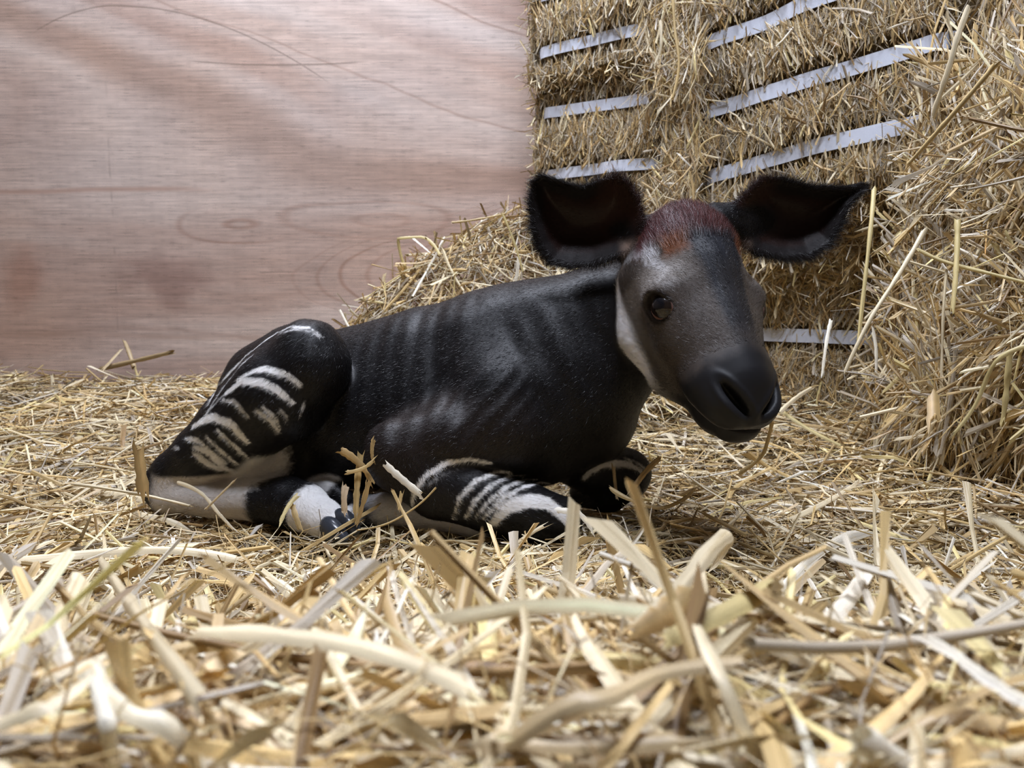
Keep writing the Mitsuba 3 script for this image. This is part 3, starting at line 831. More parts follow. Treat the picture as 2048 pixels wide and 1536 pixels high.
def bale(name, corner, ex, ez, size, straps, n, label, ends=(), faces=('front', 'left'), strap_w=.030, shag=1.0):
    """corner: lower left front corner; ex along the face, ez up the face; size (length, height, depth); straps: heights on the face."""
    ex = unit(ex); ez = unit(np.asarray(ez) - ex * (np.asarray(ez) @ ex)); ey = np.cross(ez, ex)      # ey points away from the viewer
    Lx, Lz, Ly = size
    loc = lambda P: corner + P[..., 0:1] * ex + P[..., 1:2] * ey + P[..., 2:3] * ez
    def bulge(x, z):
        """How far the front face stands out at a place between the straps (positive = towards the viewer)."""
        d = np.full(np.shape(x), 9.0)
        for s in straps:
            d = np.minimum(d, np.abs(z - s))
        e = np.minimum(np.minimum(x, Lx - x), np.minimum(z, Lz - z))
        pts = np.stack([x.ravel() * 11, z.ravel() * 11, 0 * x.ravel() + corner[0] * 7], 1)
        return .014 * sstep(0, .05, d) - .030 * sstep(.05, 0, e) ** 1.5 + (.030 * (vnoise(pts, 31).reshape(x.shape) - .5))
    # core
    g = 28
    a, b = np.meshgrid(np.linspace(0, 1, g), np.linspace(0, 1, g))
    parts = []
    def quadgrid(P):
        ii = np.arange(g * g).reshape(g, g)
        q = np.stack([ii[:-1, :-1].ravel(), ii[:-1, 1:].ravel(), ii[1:, 1:].ravel(), ii[1:, :-1].ravel()], 1)
        f = np.vstack([q[:, [0, 1, 2]], q[:, [0, 2, 3]]])
        return trimesh.Trimesh(loc(P.reshape(-1, 3)), f, process=False)
    ins = .012
    fx, fz = a * Lx, b * Lz
    front = np.stack([fx, ins - bulge(fx, fz), fz], -1)
    parts.append(quadgrid(front))
    for side in (0, 1):
        x = np.full_like(a, ins if side == 0 else Lx - ins)
        yy = a * Ly
        yf = np.where(a == 0, ins - bulge(np.full_like(a, side * Lx), fz), yy)
        parts.append(quadgrid(np.stack([x - (1 if side == 0 else -1) * .0, yf, fz], -1)))
        z = np.full_like(a, ins if side == 0 else Lz - ins)
        parts.append(quadgrid(np.stack([fx, b * Ly, z], -1)))
    parts.append(quadgrid(np.stack([fx, np.full_like(a, Ly), fz], -1)))
    scene[name + '__body'] = mikit.ply(trimesh.util.concatenate(parts), 'bale_core', smooth=True)
    # chopped and folded straw ends on the faces
    def face_straw(n, kind, L, W, out, spread, K, tone, bend=.06):
        if kind == 'front':
            x, z = rs.random(n) * Lx, rs.random(n) * Lz
            near = np.min(np.abs(z[:, None] - np.array(straps)[None]), 1) if straps else np.full(n, 1.0)
            o = rs.uniform(*out, n)
            o = np.where((near < .034) & (rs.random(n) < .93), -.012, o)
            P = np.stack([x, -bulge(x, z) - o + .006, z], 1)
            fx_, fn_, fu = np.array([1, 0, 0.]), np.array([0, -1, 0.]), np.array([0, 0, 1.])
        elif kind == 'left':
            y, z = rs.random(n) * Ly, rs.random(n) * Lz
            P = np.stack([-rs.uniform(*out, n) + .012 * 0, y, z], 1)
            fx_, fn_, fu = np.array([0, 1, 0.]), np.array([-1, 0, 0.]), np.array([0, 0, 1.])
        else:
            x, y = rs.random(n) * Lx, rs.random(n) * Ly
            P = np.stack([x, y, Lz + rs.uniform(*out, n) - .012], 1)
            fx_, fn_, fu = np.array([1, 0, 0.]), np.array([0, 0, 1.]), np.array([0, 1, 0.])
        th = rs.normal(0, spread, n)
        tl = rs.normal(0, .14, n)
        Dl = (fu[None] * np.cos(th)[:, None] + fx_[None] * np.sin(th)[:, None]) * np.cos(tl)[:, None] + fn_[None] * np.sin(tl)[:, None]
        Nl = unit(fn_[None] + rs.normal(0, .45, (n, 3)))
        R = np.array([ex, ey, ez])
        return stalks(loc(P), Dl @ R, Nl @ R, rs.uniform(*L, n), W[0] + (W[1] - W[0]) * rs.random(n) ** 1.8, bend, K, 'blade', tone, kink=.2)
    gs = []
    for fc in faces:
        k = {'front': 1.0, 'left': .5, 'top': .4}[fc]
        m = int(n * k * 1.9)
        gs.append(face_straw(m, fc, (.012, .050), (.0009, .0044), (-.003, .004), .30, 2, 'bale'))
        gs.append(face_straw(int(m * .25), fc, (.03, .095 * (.5 + .5 * shag)), (.0014, .0060), (.001, .012 * shag), .50, 3, 'bale'))
        gs.append(face_straw(int(m * .30), fc, (.010, .04), (.0006, .0012), (.002, .014), .9, 2, 'bale', bend=.15))
    # shaggy edges
    m = int(n * .14)
    e = rs.integers(0, 3, m)
    u = rs.random(m)
    P = np.where((e == 0)[:, None], np.stack([rs.normal(0, .012, m), rs.normal(.02, .02, m), u * Lz], 1), np.where((e == 1)[:, None], np.stack([u * Lx, rs.normal(.012, .015, m), rs.normal(.008, .012, m)], 1), np.stack([u * Lx, rs.normal(.012, .015, m), Lz - rs.normal(.008, .012, m)], 1)))
    Dl = unit(np.where((e == 0)[:, None], np.array([-.7, -.5, -.2]), np.array([.1, -.6, -.7])) + rs.normal(0, .5, (m, 3)))
    R = np.array([ex, ey, ez])
    gs.append(stalks(loc(P), Dl @ R, unit(rs.normal(size=(m, 3))), rs.uniform(.03, .09, m), rs.uniform(.0016, .004, m), .07, 3, 'blade', 'bale', kink=.3))
    gs = [clear_of_calf(q) for q in gs]
    entry(name + '__straw', gs, label='chopped straw packed into the bale', kind='stuff')
    # straps
    for j, s in enumerate(straps):
        key = name + '__strap' + ('' if j == 0 else f'_{j:03d}')
        K = 40
        xs = np.linspace(.004, Lx - .004, K)
        yo = -bulge(xs, np.full(K, s)) - .0075 + .001 * np.sin(xs * 23 + j)
        path = np.vstack([np.stack([np.full(6, .0 - .004), np.linspace(Ly, .02, 6), np.full(6, s)], 1), np.stack([xs, yo, s + .004 * np.sin(xs * 7 + j * 2)], 1)])
        Vt, uvs = [], []
        acc = np.concatenate([[0], np.cumsum(np.linalg.norm(np.diff(path, axis=0), axis=1))])
        for (dy, dz_) in ((0, -.5), (0, .5), (.0014, .5), (.0014, -.5)):
            q = path.copy(); q[:, 2] += dz_ * strap_w; q[:, 1] += dy; q[:6, 0] += dy
            Vt.append(loc(q)); uvs.append(np.stack([acc / .03 / 60 * 8, np.full(len(q), dz_ + .5)], 1))
        n_ = len(path)
        F_ = []
        for i in range(n_ - 1):
            for c in range(4):
                c2 = (c + 1) % 4
                F_ += [[c * n_ + i, c2 * n_ + i, c2 * n_ + i + 1], [c * n_ + i, c2 * n_ + i + 1, c * n_ + i + 1]]
        scene[key] = mikit.ply(trimesh.Trimesh(np.vstack(Vt), F_, process=False), 'strap_weave', uv=np.vstack(uvs))
        labels[key] = {'label': 'white woven plastic strap'}
    labels[name] = {'label': label, 'category': 'straw bale'}


Z = np.array([0, 0, 1.0])
# right stack, lower bale
c0 = at(1440, 840, 1.80); c1 = at(1900, 840, 1.61)
ex = c1 - c0; ex[2] = 0
c0[2] = .02
zs = at(1700, 677, 1.69)[2] - c0[2]
top = at(1600, 490, 1.73)[2] - c0[2]
bale('straw_bale', c0, ex, Z, (np.linalg.norm(ex) + .02, top, .42), [zs], 4600, 'lower straw bale behind the muzzle of the okapi, with one white strap', faces=('front', 'top'))
# right stack, upper bale, tipped
YL, YR = 1.78, 1.50
pa, pb = at(1400, 230, YL), at(1815, 97, YR)
ex = unit(pb - pa)
ez = np.array([.04, -.05, 1.0]); ez = unit(ez - ex * (ex @ ez))
spB, spT = abs((at(1395, 360, YL) - pa) @ ez), abs((at(1418, 90, YL) - pa) @ ez)
hA = .125 + spB
c0 = pa - ez * hA - ex * .02
bale('straw_bale_001', c0, ex, ez, (.525, hA + spT + .20, .28), [hA - spB, hA, hA + spT], 7000, 'tipped upper straw bale behind the head of the okapi, with three white straps across it', faces=('front', 'left', 'top'))
# left stack against the plywood
pe, pf = at(1100, 228, 2.10), at(1280, 176, 1.92)
ex = pf - pe; ex[2] = 0
g0 = at(1100, 352, 2.10)
z_mid = at(1085, 172, 2.10)[2]
c0 = pe - unit(ex) * .045; c0[2] = z_mid - .40
bale('straw_bale_002', c0, ex, Z, (.40, .395, .20), [g0[2] - c0[2], pe[2] - c0[2]], 3600, strap_w=.027, label='middle straw bale of the corner pile beside the plywood wall, with two white straps')
c0 = pe - unit(ex) * .04 - np.cross(Z, unit(ex)) * .03; c0[2] = z_mid + .004
pd = at(1095, 112, 2.10)[2] - c0[2]
bale('straw_bale_003', c0, ex, Z, (.40, .46, .20), [pd, pd + .135, pd + .27], 3800, strap_w=.027, label='top straw bale of the corner pile beside the plywood wall')
c0 = pe - unit(ex) * .03; c0[2] = .02
bale('straw_bale_004', c0, ex, Z, (.36, z_mid - .40 - .03, .20), [.15], 1600, 'lowest straw bale of the corner pile, half buried in loose straw')
# bale ends at the right edge of the picture
c0 = at(1880, 900, 1.46); c1 = at(2150, 900, 1.24)
ex = c1 - c0; ex[2] = 0; c0[2] = .03
bale('straw_bale_005', c0, ex, Z, (.50, .44, .30), [], 3600, 'shaggy strapless straw bale at the right edge, standing on the bedding', faces=('front', 'left', 'top'), shag=2.6)
bale('straw_bale_006', c0 + Z * .45 + unit(ex) * .015, ex, Z + .05 * unit(ex), (.50, .50, .30), [], 4000, 'shaggy strapless straw bale at the right edge, on top of another bale', faces=('front', 'left'), shag=2.6)
# ------------------------------------------------------------------ loose heaps
def heap(key, n, surf, L, W, droop, label, tone='heap', spread=1.0):
    """surf(u, v) -> points and outward normals; stalks lie on it, drooping downhill."""
    gs = []
    for frac, kind, K, o, Ls, Ws in ((.45, 'blade', 3, (-.02, .004), L, W), (.30, 'blade', 4, (.0, .016), L, W), (.12, 'tube', 4, (.0, .018), L, W), (.25, 'blade', 3, (.0, .02), (.03, .09), (.0006, .0014))):
        m = int(n * frac)
        P, Nn = surf(rs.random(m), rs.random(m))
        P = P + Nn * rs.uniform(*o, m)[:, None]
        down = unit(np.array([0, 0, -1.0]) + Nn * Nn[:, 2:3])
        acr = np.cross(Nn, down)
        th = rs.normal(0, spread, m)
        D = unit(down * np.cos(th)[:, None] * droop + acr * np.sin(th)[:, None] + Nn * rs.normal(.0, .16, m)[:, None])
        gs.append(clear_of_calf(stalks(P, D, unit(Nn + rs.normal(0, .4, (m, 3))), rs.uniform(*Ls, m), Ws[0] + (Ws[1] - Ws[0]) * rs.random(m) ** 1.8, .07, K, kind, tone, kink=.3)))
    entry(key, gs, label=label, category='straw heap', kind='stuff')


def mound(cx, cy, rx, ry, h, tilt=0):
    def surf(u, v):
        a, r = u * 2 * np.pi, np.sqrt(v)
        x, y = cx + rx * r * np.cos(a), cy + ry * r * np.sin(a)
        f = lambda x, y: ground(x, y) + h * np.exp(-2.2 * (((x - cx) / rx) ** 2 + ((y - cy) / ry) ** 2)) * (.85 + .3 * vnoise(np.stack([x * 9, y * 9, 0 * x], 1), 41))
        e = .01
        z = f(x, y)
        N = unit(np.stack([-(f(x + e, y) - z) / e, -(f(x, y + e) - z) / e, np.ones_like(z)], 1))
        return np.stack([x, y, z], 1), N
    return surf


hp = at(1010, 600, 1.92)
heap('straw_heap', 5000, mound(hp[0] + .02, hp[1] + .0, .60, .32, .46), (.05, .22), (.0014, .0075), 1.0, 'heap of loose straw in the corner behind the okapi\'s back')


CUR = np.array([[at(1850, 60, 1.45), at(2140, -60, 1.20)], [at(1800, 380, 1.42), at(2140, 330, 1.17)], [at(1760, 640, 1.42), at(2140, 600, 1.12)], [at(1740, 860, 1.45), at(2140, 880, 1.06)]])


def curtain(u, v):
    """Straw slumping down over the bales at the right edge."""
    u = u ** .75; v = .08 + .92 * v ** .7
    k = np.minimum((v * 3).astype(int), 2); t = (v * 3 - k)[:, None]
    L = CUR[k, 0] * (1 - t) + CUR[k + 1, 0] * t
    R = CUR[k, 1] * (1 - t) + CUR[k + 1, 1] * t
    P = L + (R - L) * u[:, None]
    N = unit(np.tile(np.array([-.55, -.78, .15]), (len(u), 1)))
    return P + N * ((vnoise(P * 7, 43) - .5) * .14 + (vnoise(P * 16, 44) - .5) * .06)[:, None], N


heap('straw_heap_001', 5200, curtain, (.05, .24), (.0012, .0075), 1.4, 'loose straw slumped down the bales at the right edge', spread=.65)


WED = np.array([[at(1400, 440, 1.82), at(1900, 330, 1.50)], [at(1420, 500, 1.80), at(1900, 480, 1.52)], [at(1450, 580, 1.80), at(1900, 590, 1.58)]])


def wedge(u, v):
    """Loose straw that has slipped between the tipped bale and the bale under it."""
    k = np.minimum((v * 2).astype(int), 1); t = (v * 2 - k)[:, None]
    L = WED[k, 0] * (1 - t) + WED[k + 1, 0] * t
    R = WED[k, 1] * (1 - t) + WED[k + 1, 1] * t
    N = unit(np.tile(np.array([-.45, -.85, .3]), (len(u), 1)))
    Q = L + (R - L) * u[:, None]
    return Q + N * ((vnoise(Q * 9, 47) - .5) * .08)[:, None], N


heap('straw_heap_002', 2600, wedge, (.04, .14), (.0012, .0065), .7, 'loose straw spilling out between the tipped bale and the bale below it', spread=.9)


GAP = np.array([[at(1285, -60, 1.90), at(1400, -60, 1.72)], [at(1290, 200, 1.92), at(1400, 200, 1.75)], [at(1300, 440, 1.92), at(1390, 440, 1.76)]])


def gap(u, v):
    """Straw hanging in the joint of the two piles."""
    k = np.minimum((v * 2).astype(int), 1); t = (v * 2 - k)[:, None]
    L = GAP[k, 0] * (1 - t) + GAP[k + 1, 0] * t
    R = GAP[k, 1] * (1 - t) + GAP[k + 1, 1] * t
    N = unit(np.tile(np.array([-.4, -.9, .1]), (len(u), 1)))
    Q = L + (R - L) * u[:, None]
    return Q + N * ((vnoise(Q * 10, 51) - .5) * .07)[:, None], N


heap('straw_heap_003', 1900, gap, (.04, .16), (.0010, .0055), 1.3, 'straw hanging in the joint between the corner pile and the tipped bale', spread=.6)
# ------------------------------------------------------------------ single stalks that stand out
STALK_N = [0]


def stalk_key():
    k = 'straw_stalk' + ('' if STALK_N[0] == 0 else f'_{STALK_N[0]:03d}')
    STALK_N[0] += 1
    return k


def on_bed(px, py, lift):
    """Depth at which a sight line comes within -lift metres of the top of the bedding."""
    ys = np.arange(.22, 2.25, .004)
    d = at(px, py, 1.0) - CAM
    Q = CAM + d * ys[:, None]
    k = np.argmax(Q[:, 2] <= ground(Q[:, 0], Q[:, 1]) - lift)
    return ys[k] if k else .235


def single(pts, w, col, label, kind='blade', face=(0, -.5, .8), K=14, taper=.75, fold=.35):
    """One stalk through the given places (px, py, depth)."""
    P = np.array([at(*p[:2], p[2] if p[2] > 0 else on_bed(*p)) for p in pts])
    c = np.concatenate([[0], np.cumsum(np.linalg.norm(np.diff(P, axis=0), axis=1))])
    from scipy.interpolate import PchipInterpolator
    t = np.linspace(0, c[-1], K + 1)
    Q = PchipInterpolator(c, P)(t) if len(P) > 2 else P[0] + (P[1] - P[0]) * (t / c[-1])[:, None]
    D = unit(np.gradient(Q, axis=0))
    face = np.asarray(face, float)
    A = unit(face - D * (D @ face)[:, None]); B = np.cross(D, A)
    s = t / c[-1]
    wid = .5 * w * (1 - (1 - taper) * s) * (1 + .06 * np.sin(s * 17 + w * 999))
    if kind == 'blade':
        sec = [(-1, 0), (-.5, fold * .7), (0, fold), (.5, fold * .7), (1, 0)]
    else:
        sec = [(math.cos(a), math.sin(a)) for a in np.arange(8) * math.pi / 4]
        wid = wid * (1 + .25 * np.exp(-((s - .55) / .02) ** 2))
    M = len(sec)
    wid = wid * (1 + .10 * rs.normal(size=K + 1))
    Vv = np.stack([Q + B * (a * wid)[:, None] + A * (b * wid)[:, None] for a, b in sec], 1).reshape(-1, 3)
    Vv = Vv.reshape(K + 1, M, 3)
    Vv[0] += D[0] * (rs.normal(0, .5, M) * w)[:, None]; Vv[-1] += D[-1] * (rs.normal(0, .7, M) * w)[:, None]
    Vv = Vv.reshape(-1, 3)
    F_ = []
    for k in range(K):
        for m in range(M - 1 if kind == 'blade' else M):
            m2 = (m + 1) % M
            F_ += [[k * M + m, k * M + m2, (k + 1) * M + m2], [k * M + m, (k + 1) * M + m2, (k + 1) * M + m]]
    st = rs.uniform(.62, 1.15, (1, M)) * rs.uniform(.90, 1.06, (K + 1, M)) * (1 + .08 * np.sin(s * rs.uniform(5, 14) + rs.uniform(0, 6)))[:, None]
    C = np.clip(np.asarray(col)[None, None] * st[..., None], .01, .92).reshape(-1, 3)
    key = stalk_key()
    uu = np.broadcast_to((w * 1000 * np.arange(M) / (M - 1) * (1 if kind == 'blade' else 3))[None], (K + 1, M)) + STALK_N[0] * 7.3
    vv = np.broadcast_to(t[:, None], (K + 1, M))
    scene[key] = mikit.ply(trimesh.Trimesh(Vv, F_, process=False), 'straw', smooth=True, color=C, uv=np.stack([uu, vv], -1).reshape(-1, 2))
    labels[key] = {'label': label, 'category': 'straw'}


CREAM, GOLD, OCHRE, PALE, YELL, TAN = (.76, .65, .44), (.64, .47, .22), (.52, .35, .15), (.83, .77, .63), (.66, .54, .25), (.55, .42, .24)
single([(-30, 1128, -.042), (180, 1108, -.042), (320, 1100, -.042), (480, 1120, -.042)], .0125, CREAM, 'long flat cream blade of straw lying level across the left foreground', face=(0, -.6, .8))
single([(200, 1118, -.042), (290, 1250, -.042), (400, 1400, -.042)], .0085, CREAM, 'pale blade leaning down to the right below the flat cream blade', face=(0, -.8, .5))
single([(390, 1266, -.042), (560, 1272, -.042), (720, 1295, -.042), (830, 1330, -.042), (950, 1385, -.042)], .0095, CREAM, 'longest pale blade arching across the middle of the foreground', face=(0, -.4, .9), fold=.5)
single([(180, 1340, -.042), (300, 1440, -.042), (430, 1560, -.042)], .0085, (.76, .68, .50), 'broad whitish blade running out of the bottom edge at the left', face=(0, -.5, .9))
single([(195, 1370, -.042), (215, 1450, -.042), (232, 1560, -.042)], .0058, PALE, 'narrow white stalk beside the broad whitish blade at the bottom left', kind='tube')
single([(-20, 1460, -.042), (80, 1420, -.042), (175, 1360, -.042)], .0075, CREAM, 'cream blade entering at the left edge near the bottom', face=(0, -.5, .9))
single([(1212, 1046, .70), (1228, 1120, .69), (1262, 1252, .665)], .0085, OCHRE, 'ochre blade standing upright in front of the folded foreleg', face=(0, -1, .1))
single([(1735, 1064, -.042), (1672, 1085, -.042), (1600, 1140, -.042), (1545, 1176, -.042)], .0125, PALE, 'broad bright blade with a ragged tip in the right foreground', face=(-.2, -.7, .6), taper=1.0)
single([(1545, 1176, -.042), (1470, 1215, -.042), (1350, 1275, -.042)], .0100, YELL, 'yellowish blade continuing from the broad bright blade', face=(0, -.6, .7))
single([(1712, 1108, .60), (1722, 1130, .595), (1705, 1190, .585), (1690, 1250, .575), (1680, 1322, .565)], .0075, GOLD, 'bent golden blade standing up right of the broad bright blade', face=(-.3, -1, .1))
single([(1400, 1160, -.042), (1340, 1205, -.042), (1276, 1262, -.042)], .0110, CREAM, 'cream blade pointing up right behind a tan husk', face=(0, -.8, .5))
single([(1380, 1205, -.042), (1320, 1235, -.042), (1262, 1272, -.042)], .0150, OCHRE, 'wide tan husk lying near the ochre upright blade', face=(0, -.9, .4), taper=.4)
single([(1000, 1500, -.042), (1180, 1400, -.042), (1330, 1345, -.042), (1505, 1325, -.042)], .0080, TAN, 'long tan blade slanting up from the bottom centre', face=(0, -.5, .9))
single([(1395, 1240, -.042), (1440, 1350, -.042), (1520, 1536, -.042)], .0062, CREAM, 'thin cream stalk running down the middle of the right foreground', kind='blade', face=(0, -.9, .4))
single([(1860, 1280, -.042), (1950, 1340, -.042), (2070, 1420, -.042)], .0075, PALE, 'white blade slanting out of the right edge', face=(0, -.7, .7))
single([(1710, 1475, -.042), (1770, 1510, -.042), (1860, 1580, -.042)], .0105, PALE, 'stout white stalk leaving the bottom edge at the right', kind='tube')
single([(980, 1480, -.042), (1130, 1490, -.042), (1370, 1478, -.042)], .0080, TAN, 'tan blade lying level at the bottom centre', face=(0, -.5, .9))
# around the calf
single([(676, 898, .955), (716, 925, .955), (742, 962, .955)], .0100, OCHRE, 'ochre blade at the top of the tuft in front of the belly', face=(0, -1, .2))
single([(722, 905, .96), (716, 950, .955), (712, 1035, .95)], .0090, GOLD, 'golden blade standing in the tuft in front of the belly', face=(0, -1, .1))
single([(692, 968, .955), (688, 1000, .95), (690, 1030, .95)], .0095, (.62, .50, .36), 'greyish husk standing in the tuft, left of the golden blade', face=(0, -1, .1))
single([(738, 960, .95), (728, 1000, .948), (714, 1045, .945)], .0070, OCHRE, 'slim ochre blade standing in the tuft, right of the golden blade', face=(0, -1, .1))
single([(690, 945, .95), (718, 940, .95), (748, 920, .95)], .0060, GOLD, 'short golden piece lying across the tuft in front of the belly', face=(0, -1, .3))
single([(748, 878, .96), (744, 905, .957), (750, 925, .955)], .0055, OCHRE, 'little tan husk at the very top of the tuft', face=(0, -1, .1))
single([(770, 928, .93), (808, 962, .925), (848, 994, .92)], .0090, PALE, 'flat cream piece caught across the striped foreleg', face=(0, -1, .4), taper=1.0)
single([(872, 975, .92), (830, 1015, .915), (760, 1052, .91), (715, 1060, .91)], .0026, GOLD, 'thin curved stem in front of the striped foreleg', kind='tube')
single([(804, 982, .92), (797, 1015, .915)], .0052, GOLD, 'short golden stub standing in front of the striped foreleg', face=(0, -1, .1), K=5)
single([(1110, 1020, .93), (1150, 1024, .92), (1182, 1060, .91)], .0085, PALE, 'white split blade lying against the black front knee', face=(0, -.7, .7))
single([(1030, 1092, .90), (1060, 1068, .905), (1092, 1050, .91)], .0060, CREAM, 'cream stub leaning on the black front knee', kind='blade', face=(0, -1, .3), K=6)
single([(1218, 975, 1.04), (1262, 1000, 1.02), (1320, 1016, 1.01), (1365, 1000, 1.02), (1390, 975, 1.04)], .0062, GOLD, 'curved stalk sagging in front of the far knee', face=(0, -.9, .4))
single([(1322, 915, 1.09), (1290, 945, 1.07), (1262, 985, 1.05)], .0085, OCHRE, 'tan blade leaning against the far knee', face=(0, -1, .2))
single([(1227, 931, 1.075), (1230, 965, 1.065), (1234, 998, 1.055)], .0050, TAN, 'thin upright blade in front of the white band of the far knee', face=(0, -1, .1))
single([(596, 990, .97), (575, 1015, .955), (560, 1048, .94)], .0062, YELL, 'yellow stub leaning on the black hind fetlock', kind='blade', face=(0, -1, .2))
single([(585, 1010, .965), (592, 1035, .955), (602, 1062, .95)], .0085, GOLD, 'broad golden stub standing at the hind fetlock', face=(0, -1, .1))
single([(355, 965, .99), (400, 985, .98), (440, 1030, .96), (470, 1062, .95)], .0050, CREAM, 'bent cream stalk over the pale hind shank', face=(0, -1, .4))
single([(148, 968, 1.02), (260, 985, 1.00), (380, 1012, .98)], .0046, CREAM, 'long thin stalk lying from the left onto the pale hind shank', kind='tube')
single([(277, 900, .99), (282, 945, .985), (288, 1000, .98)], .0150, OCHRE, 'short wide ochre stub standing left of the black hock', face=(0, -1, .1), K=6, taper=1.0)
single([(150, 972, -.020), (220, 985, -.020), (302, 1000, -.020)], .0150, CREAM, 'flat cream piece lying left of the pale hind shank', face=(0, -.7, .8), taper=.9)
single([(235, 1010, -.022), (310, 1035, -.022), (385, 1062, -.022)], .0110, CREAM, 'cream blade slanting down below the pale hind shank', face=(0, -.7, .7))
single([(410, 1020, .94), (455, 975, .95), (470, 960, .955)], .0030, TAN, 'thin bent stem arching over the pale hind shank', kind='tube')
single([(103, 752, 2.10), (106, 780, 2.06), (105, 826, 2.02)], .0120, CREAM, 'cream stub standing in the straw at the far left, near the plywood', face=(0, -1, .1), K=6)
single([(110, 790, -.02), (150, 800, -.02), (185, 792, -.02)], .0110, GOLD, 'golden blade lying at the far left in front of the plywood', face=(0, -.7, .7), K=8)
single([(1580, 1040, -.03), (1660, 1000, -.03), (1720, 962, -.03)], .0085, CREAM, 'straight cream blade lying on the straw below the muzzle, pointing at the right-hand bales', face=(0, -.7, .7))
single([(1555, 815, 1.30), (1620, 860, 1.27), (1680, 890, 1.25)], .0080, YELL, 'yellow blade lying on the straw right of the muzzle', face=(0, -.7, .7))
single([(1560, 825, 1.25), (1600, 790, 1.33), (1625, 775, 1.37)], .0080, CREAM, 'cream blade leaning on the lower bale beside the nostril', face=(0, -.9, .3))
single([(1480, 945, 1.10), (1530, 900, 1.08), (1545, 840, 1.06)], .0065, GOLD, 'golden stalk standing up beside the chin', face=(0, -1, .2))
# near the plywood
single([(200, 738, 2.16), (270, 722, 2.12), (345, 704, 2.06)], .0150, (.40, .29, .16), 'thick brown stem leaning up at the foot of the plywood', kind='tube')
single([(268, 735, 2.14), (258, 705, 2.17), (248, 680, 2.20)], .0120, TAN, 'tan stem standing against the foot of the plywood', kind='tube')
single([(205, 740, 2.10), (222, 722, 2.14), (242, 700, 2.18)], .0090, TAN, 'second tan stem against the foot of the plywood, left of the other', kind='blade', face=(0, -1, .1))
single([(812, 540, 1.86), (796, 478, 1.85), (840, 474, 1.84), (880, 510, 1.80)], .0080, YELL, 'kinked yellow stalk sticking up from the heap behind the back', face=(0, -1, .3))
single([(1005, 428, 1.78), (1030, 490, 1.77), (1046, 545, 1.76)], .0060, YELL, 'slim yellow stalk at the top of the heap under the left ear', kind='tube')
single([(905, 445, 1.80), (960, 438, 1.80), (1008, 428, 1.82)], .0055, GOLD, 'thin golden stalk lying on the top of the heap behind the back', kind='tube')
# hanging down the bales
single([(1748, 380, 1.36), (1742, 450, 1.33), (1730, 560, 1.30), (1716, 690, 1.28)], .0085, YELL, 'long yellow stalk hanging down right of the right-hand ear', kind='tube')
single([(1850, 460, 1.26), (1800, 545, 1.24), (1740, 640, 1.22), (1692, 740, 1.21)], .0080, CREAM, 'long cream stalk slanting down in front of the lower strap', kind='tube')
single([(1935, 20, 1.22), (1905, 110, 1.22), (1868, 225, 1.24)], .0100, CREAM, 'thick cream stalk at the top right corner slanting down', kind='tube')
single([(1990, 130, 1.16), (1900, 235, 1.20), (1815, 330, 1.25)], .0085, GOLD, 'golden stalk slanting down across the right-hand bales', kind='tube')
single([(1915, 440, 1.20), (1912, 540, 1.17), (1905, 620, 1.15)], .0090, YELL, 'stout yellow stem hanging in the middle of the slumped straw', kind='tube')
single([(1838, 500, 1.22), (1880, 520, 1.20), (2000, 552, 1.14), (2070, 570, 1.11)], .0065, YELL, 'yellow stalk lying level across the slumped straw at the right', kind='tube')
single([(1893, 540, 1.20), (1886, 640, 1.18), (1882, 750, 1.17)], .0046, CREAM, 'thin cream stalk hanging straight down near the end of the lower strap', kind='tube')
single([(2060, 690, 1.04), (1990, 725, 1.05), (1960, 790, 1.06), (1905, 870, 1.06)], .0060, YELL, 'bent yellow blade at the right edge below the bales', face=(-.4, -.9, .2))
single([(2020, 700, 1.06), (2012, 790, 1.06), (2004, 850, 1.06)], .0085, YELL, 'greenish yellow stem standing at the right edge', kind='tube')
single([(1866, 790, 1.18), (1868, 850, 1.15)], .0190, OCHRE, 'short wide brown blade standing below the end of the lower strap', face=(-.3, -1, .1), K=6, taper=1.0)
single([(1662, 640, 1.50), (1652, 690, 1.47), (1645, 748, 1.45)], .0065, PALE, 'white sliver hanging across the lower strap, nearest the muzzle', face=(-.4, -1, .1))
single([(1745, 660, 1.40), (1752, 700, 1.39), (1752, 745, 1.38)], .0065, PALE, 'white sliver hanging across the lower strap, right of the long cream stalk', face=(-.4, -1, .1))
single([(1345, -20, 1.70), (1350, 60, 1.69), (1358, 130, 1.68), (1345, 195, 1.68)], .0065, GOLD, 'wavy golden stalk hanging in the gap between the two bale piles', kind='tube')
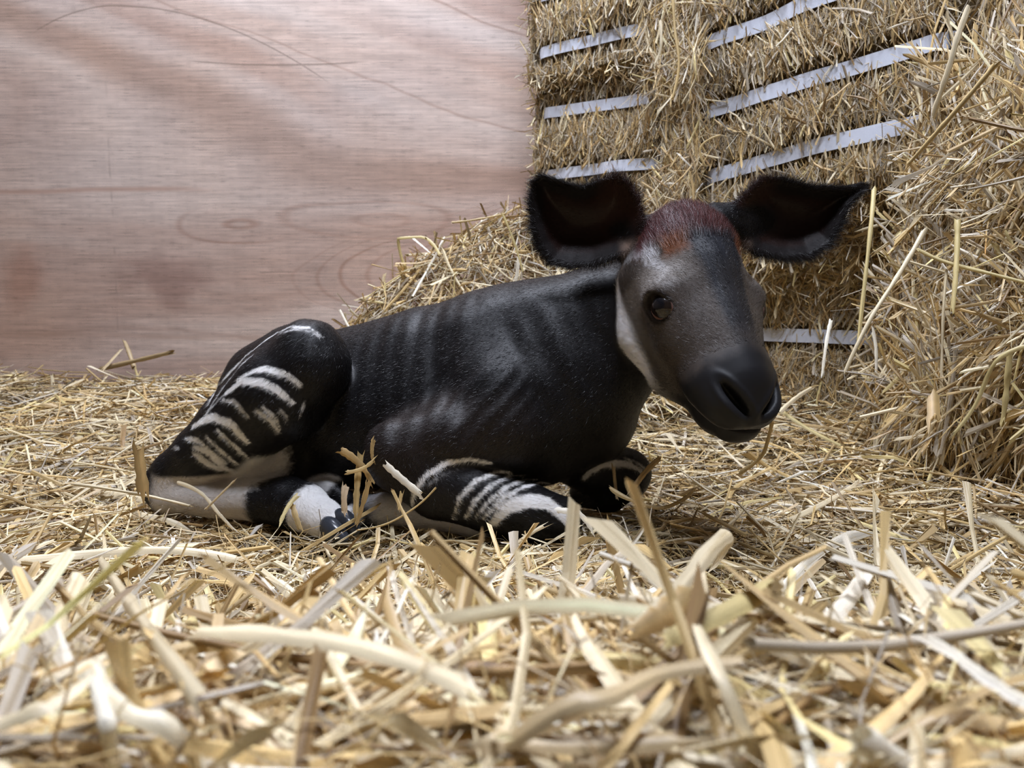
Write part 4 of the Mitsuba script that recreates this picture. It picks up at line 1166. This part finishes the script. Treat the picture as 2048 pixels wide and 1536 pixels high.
single([(1320, 40, 1.76), (1322, 90, 1.75), (1308, 132, 1.75)], .0065, CREAM, 'cream stalk hanging beside the gap between the two bale piles', kind='blade', face=(-.3, -1, .1))
single([(1410, 330, 1.70), (1400, 300, 1.70), (1440, 270, 1.68)], .0050, GOLD, 'short golden stalk at the left end of the lowest strap of the tipped bale', kind='blade', face=(-.3, -1, .1))

# ---- the other large stalks of the foreground, one object each
NAMES = ['cream', 'golden', 'tan', 'brown', 'greyish', 'whitish', 'yellow']
top = [('flat straw blade', lay(150, .27, .62, (.08, .24), (.0035, .0105), (.004, .020), .10, 7, 'blade', 'bed', kink=.5, bend=.10)),
       ('round straw stalk', lay(60, .27, .70, (.09, .26), (.0034, .0052), (.004, .020), .10, 6, 'tube', 'bed', bend=.07)),
       ('small straw blade', lay(70, .60, .90, (.05, .15), (.0040, .0085), (.004, .014), .12, 5, 'blade', 'bed', kink=.5, bend=.09))]
for what, g in top:
    Vv, f, Cc = clear_of_calf(g)
    q = pix(Vv.mean(1))
    tips = pix(Vv.reshape(-1, 3)).reshape(len(Vv), -1, 2)
    hides = ((tips[..., 0] > 290) & (tips[..., 0] < 1320) & (tips[..., 1] < 1082)).any(1)      # would stand in front of the calf's feet
    seen = ~hides & (q[:, 0] > 20) & (q[:, 0] < 2030) & (q[:, 1] < 1520)
    for i in np.flatnonzero(seen):
        if STALK_N[0] >= 298:
            break
        m = Cc[i][:, :3].mean(0)
        tone = NAMES[int(np.argmin(np.linalg.norm(unit(TONES) - unit(m), axis=1) + .5 * np.abs(np.linalg.norm(TONES, axis=1) - np.linalg.norm(m))))]
        where = ('left', 'middle', 'right')[int(q[i, 0] // 683)]
        depth = 'nearest the camera' if q[i, 1] > 1290 else 'just in front of the okapi' if q[i, 1] < 1130 else 'halfway to the okapi'
        key = stalk_key()
        scene[key] = mikit.ply(trimesh.Trimesh(Vv[i], f, process=False), 'straw', smooth=True, color=Cc[i][:, :3], uv=Cc[i][:, 3:])
        labels[key] = {'label': f'loose {tone} {what} at the {where}, {depth}', 'category': 'straw', 'group': f'loose {tone} {what}s at the {where}, {depth}'}
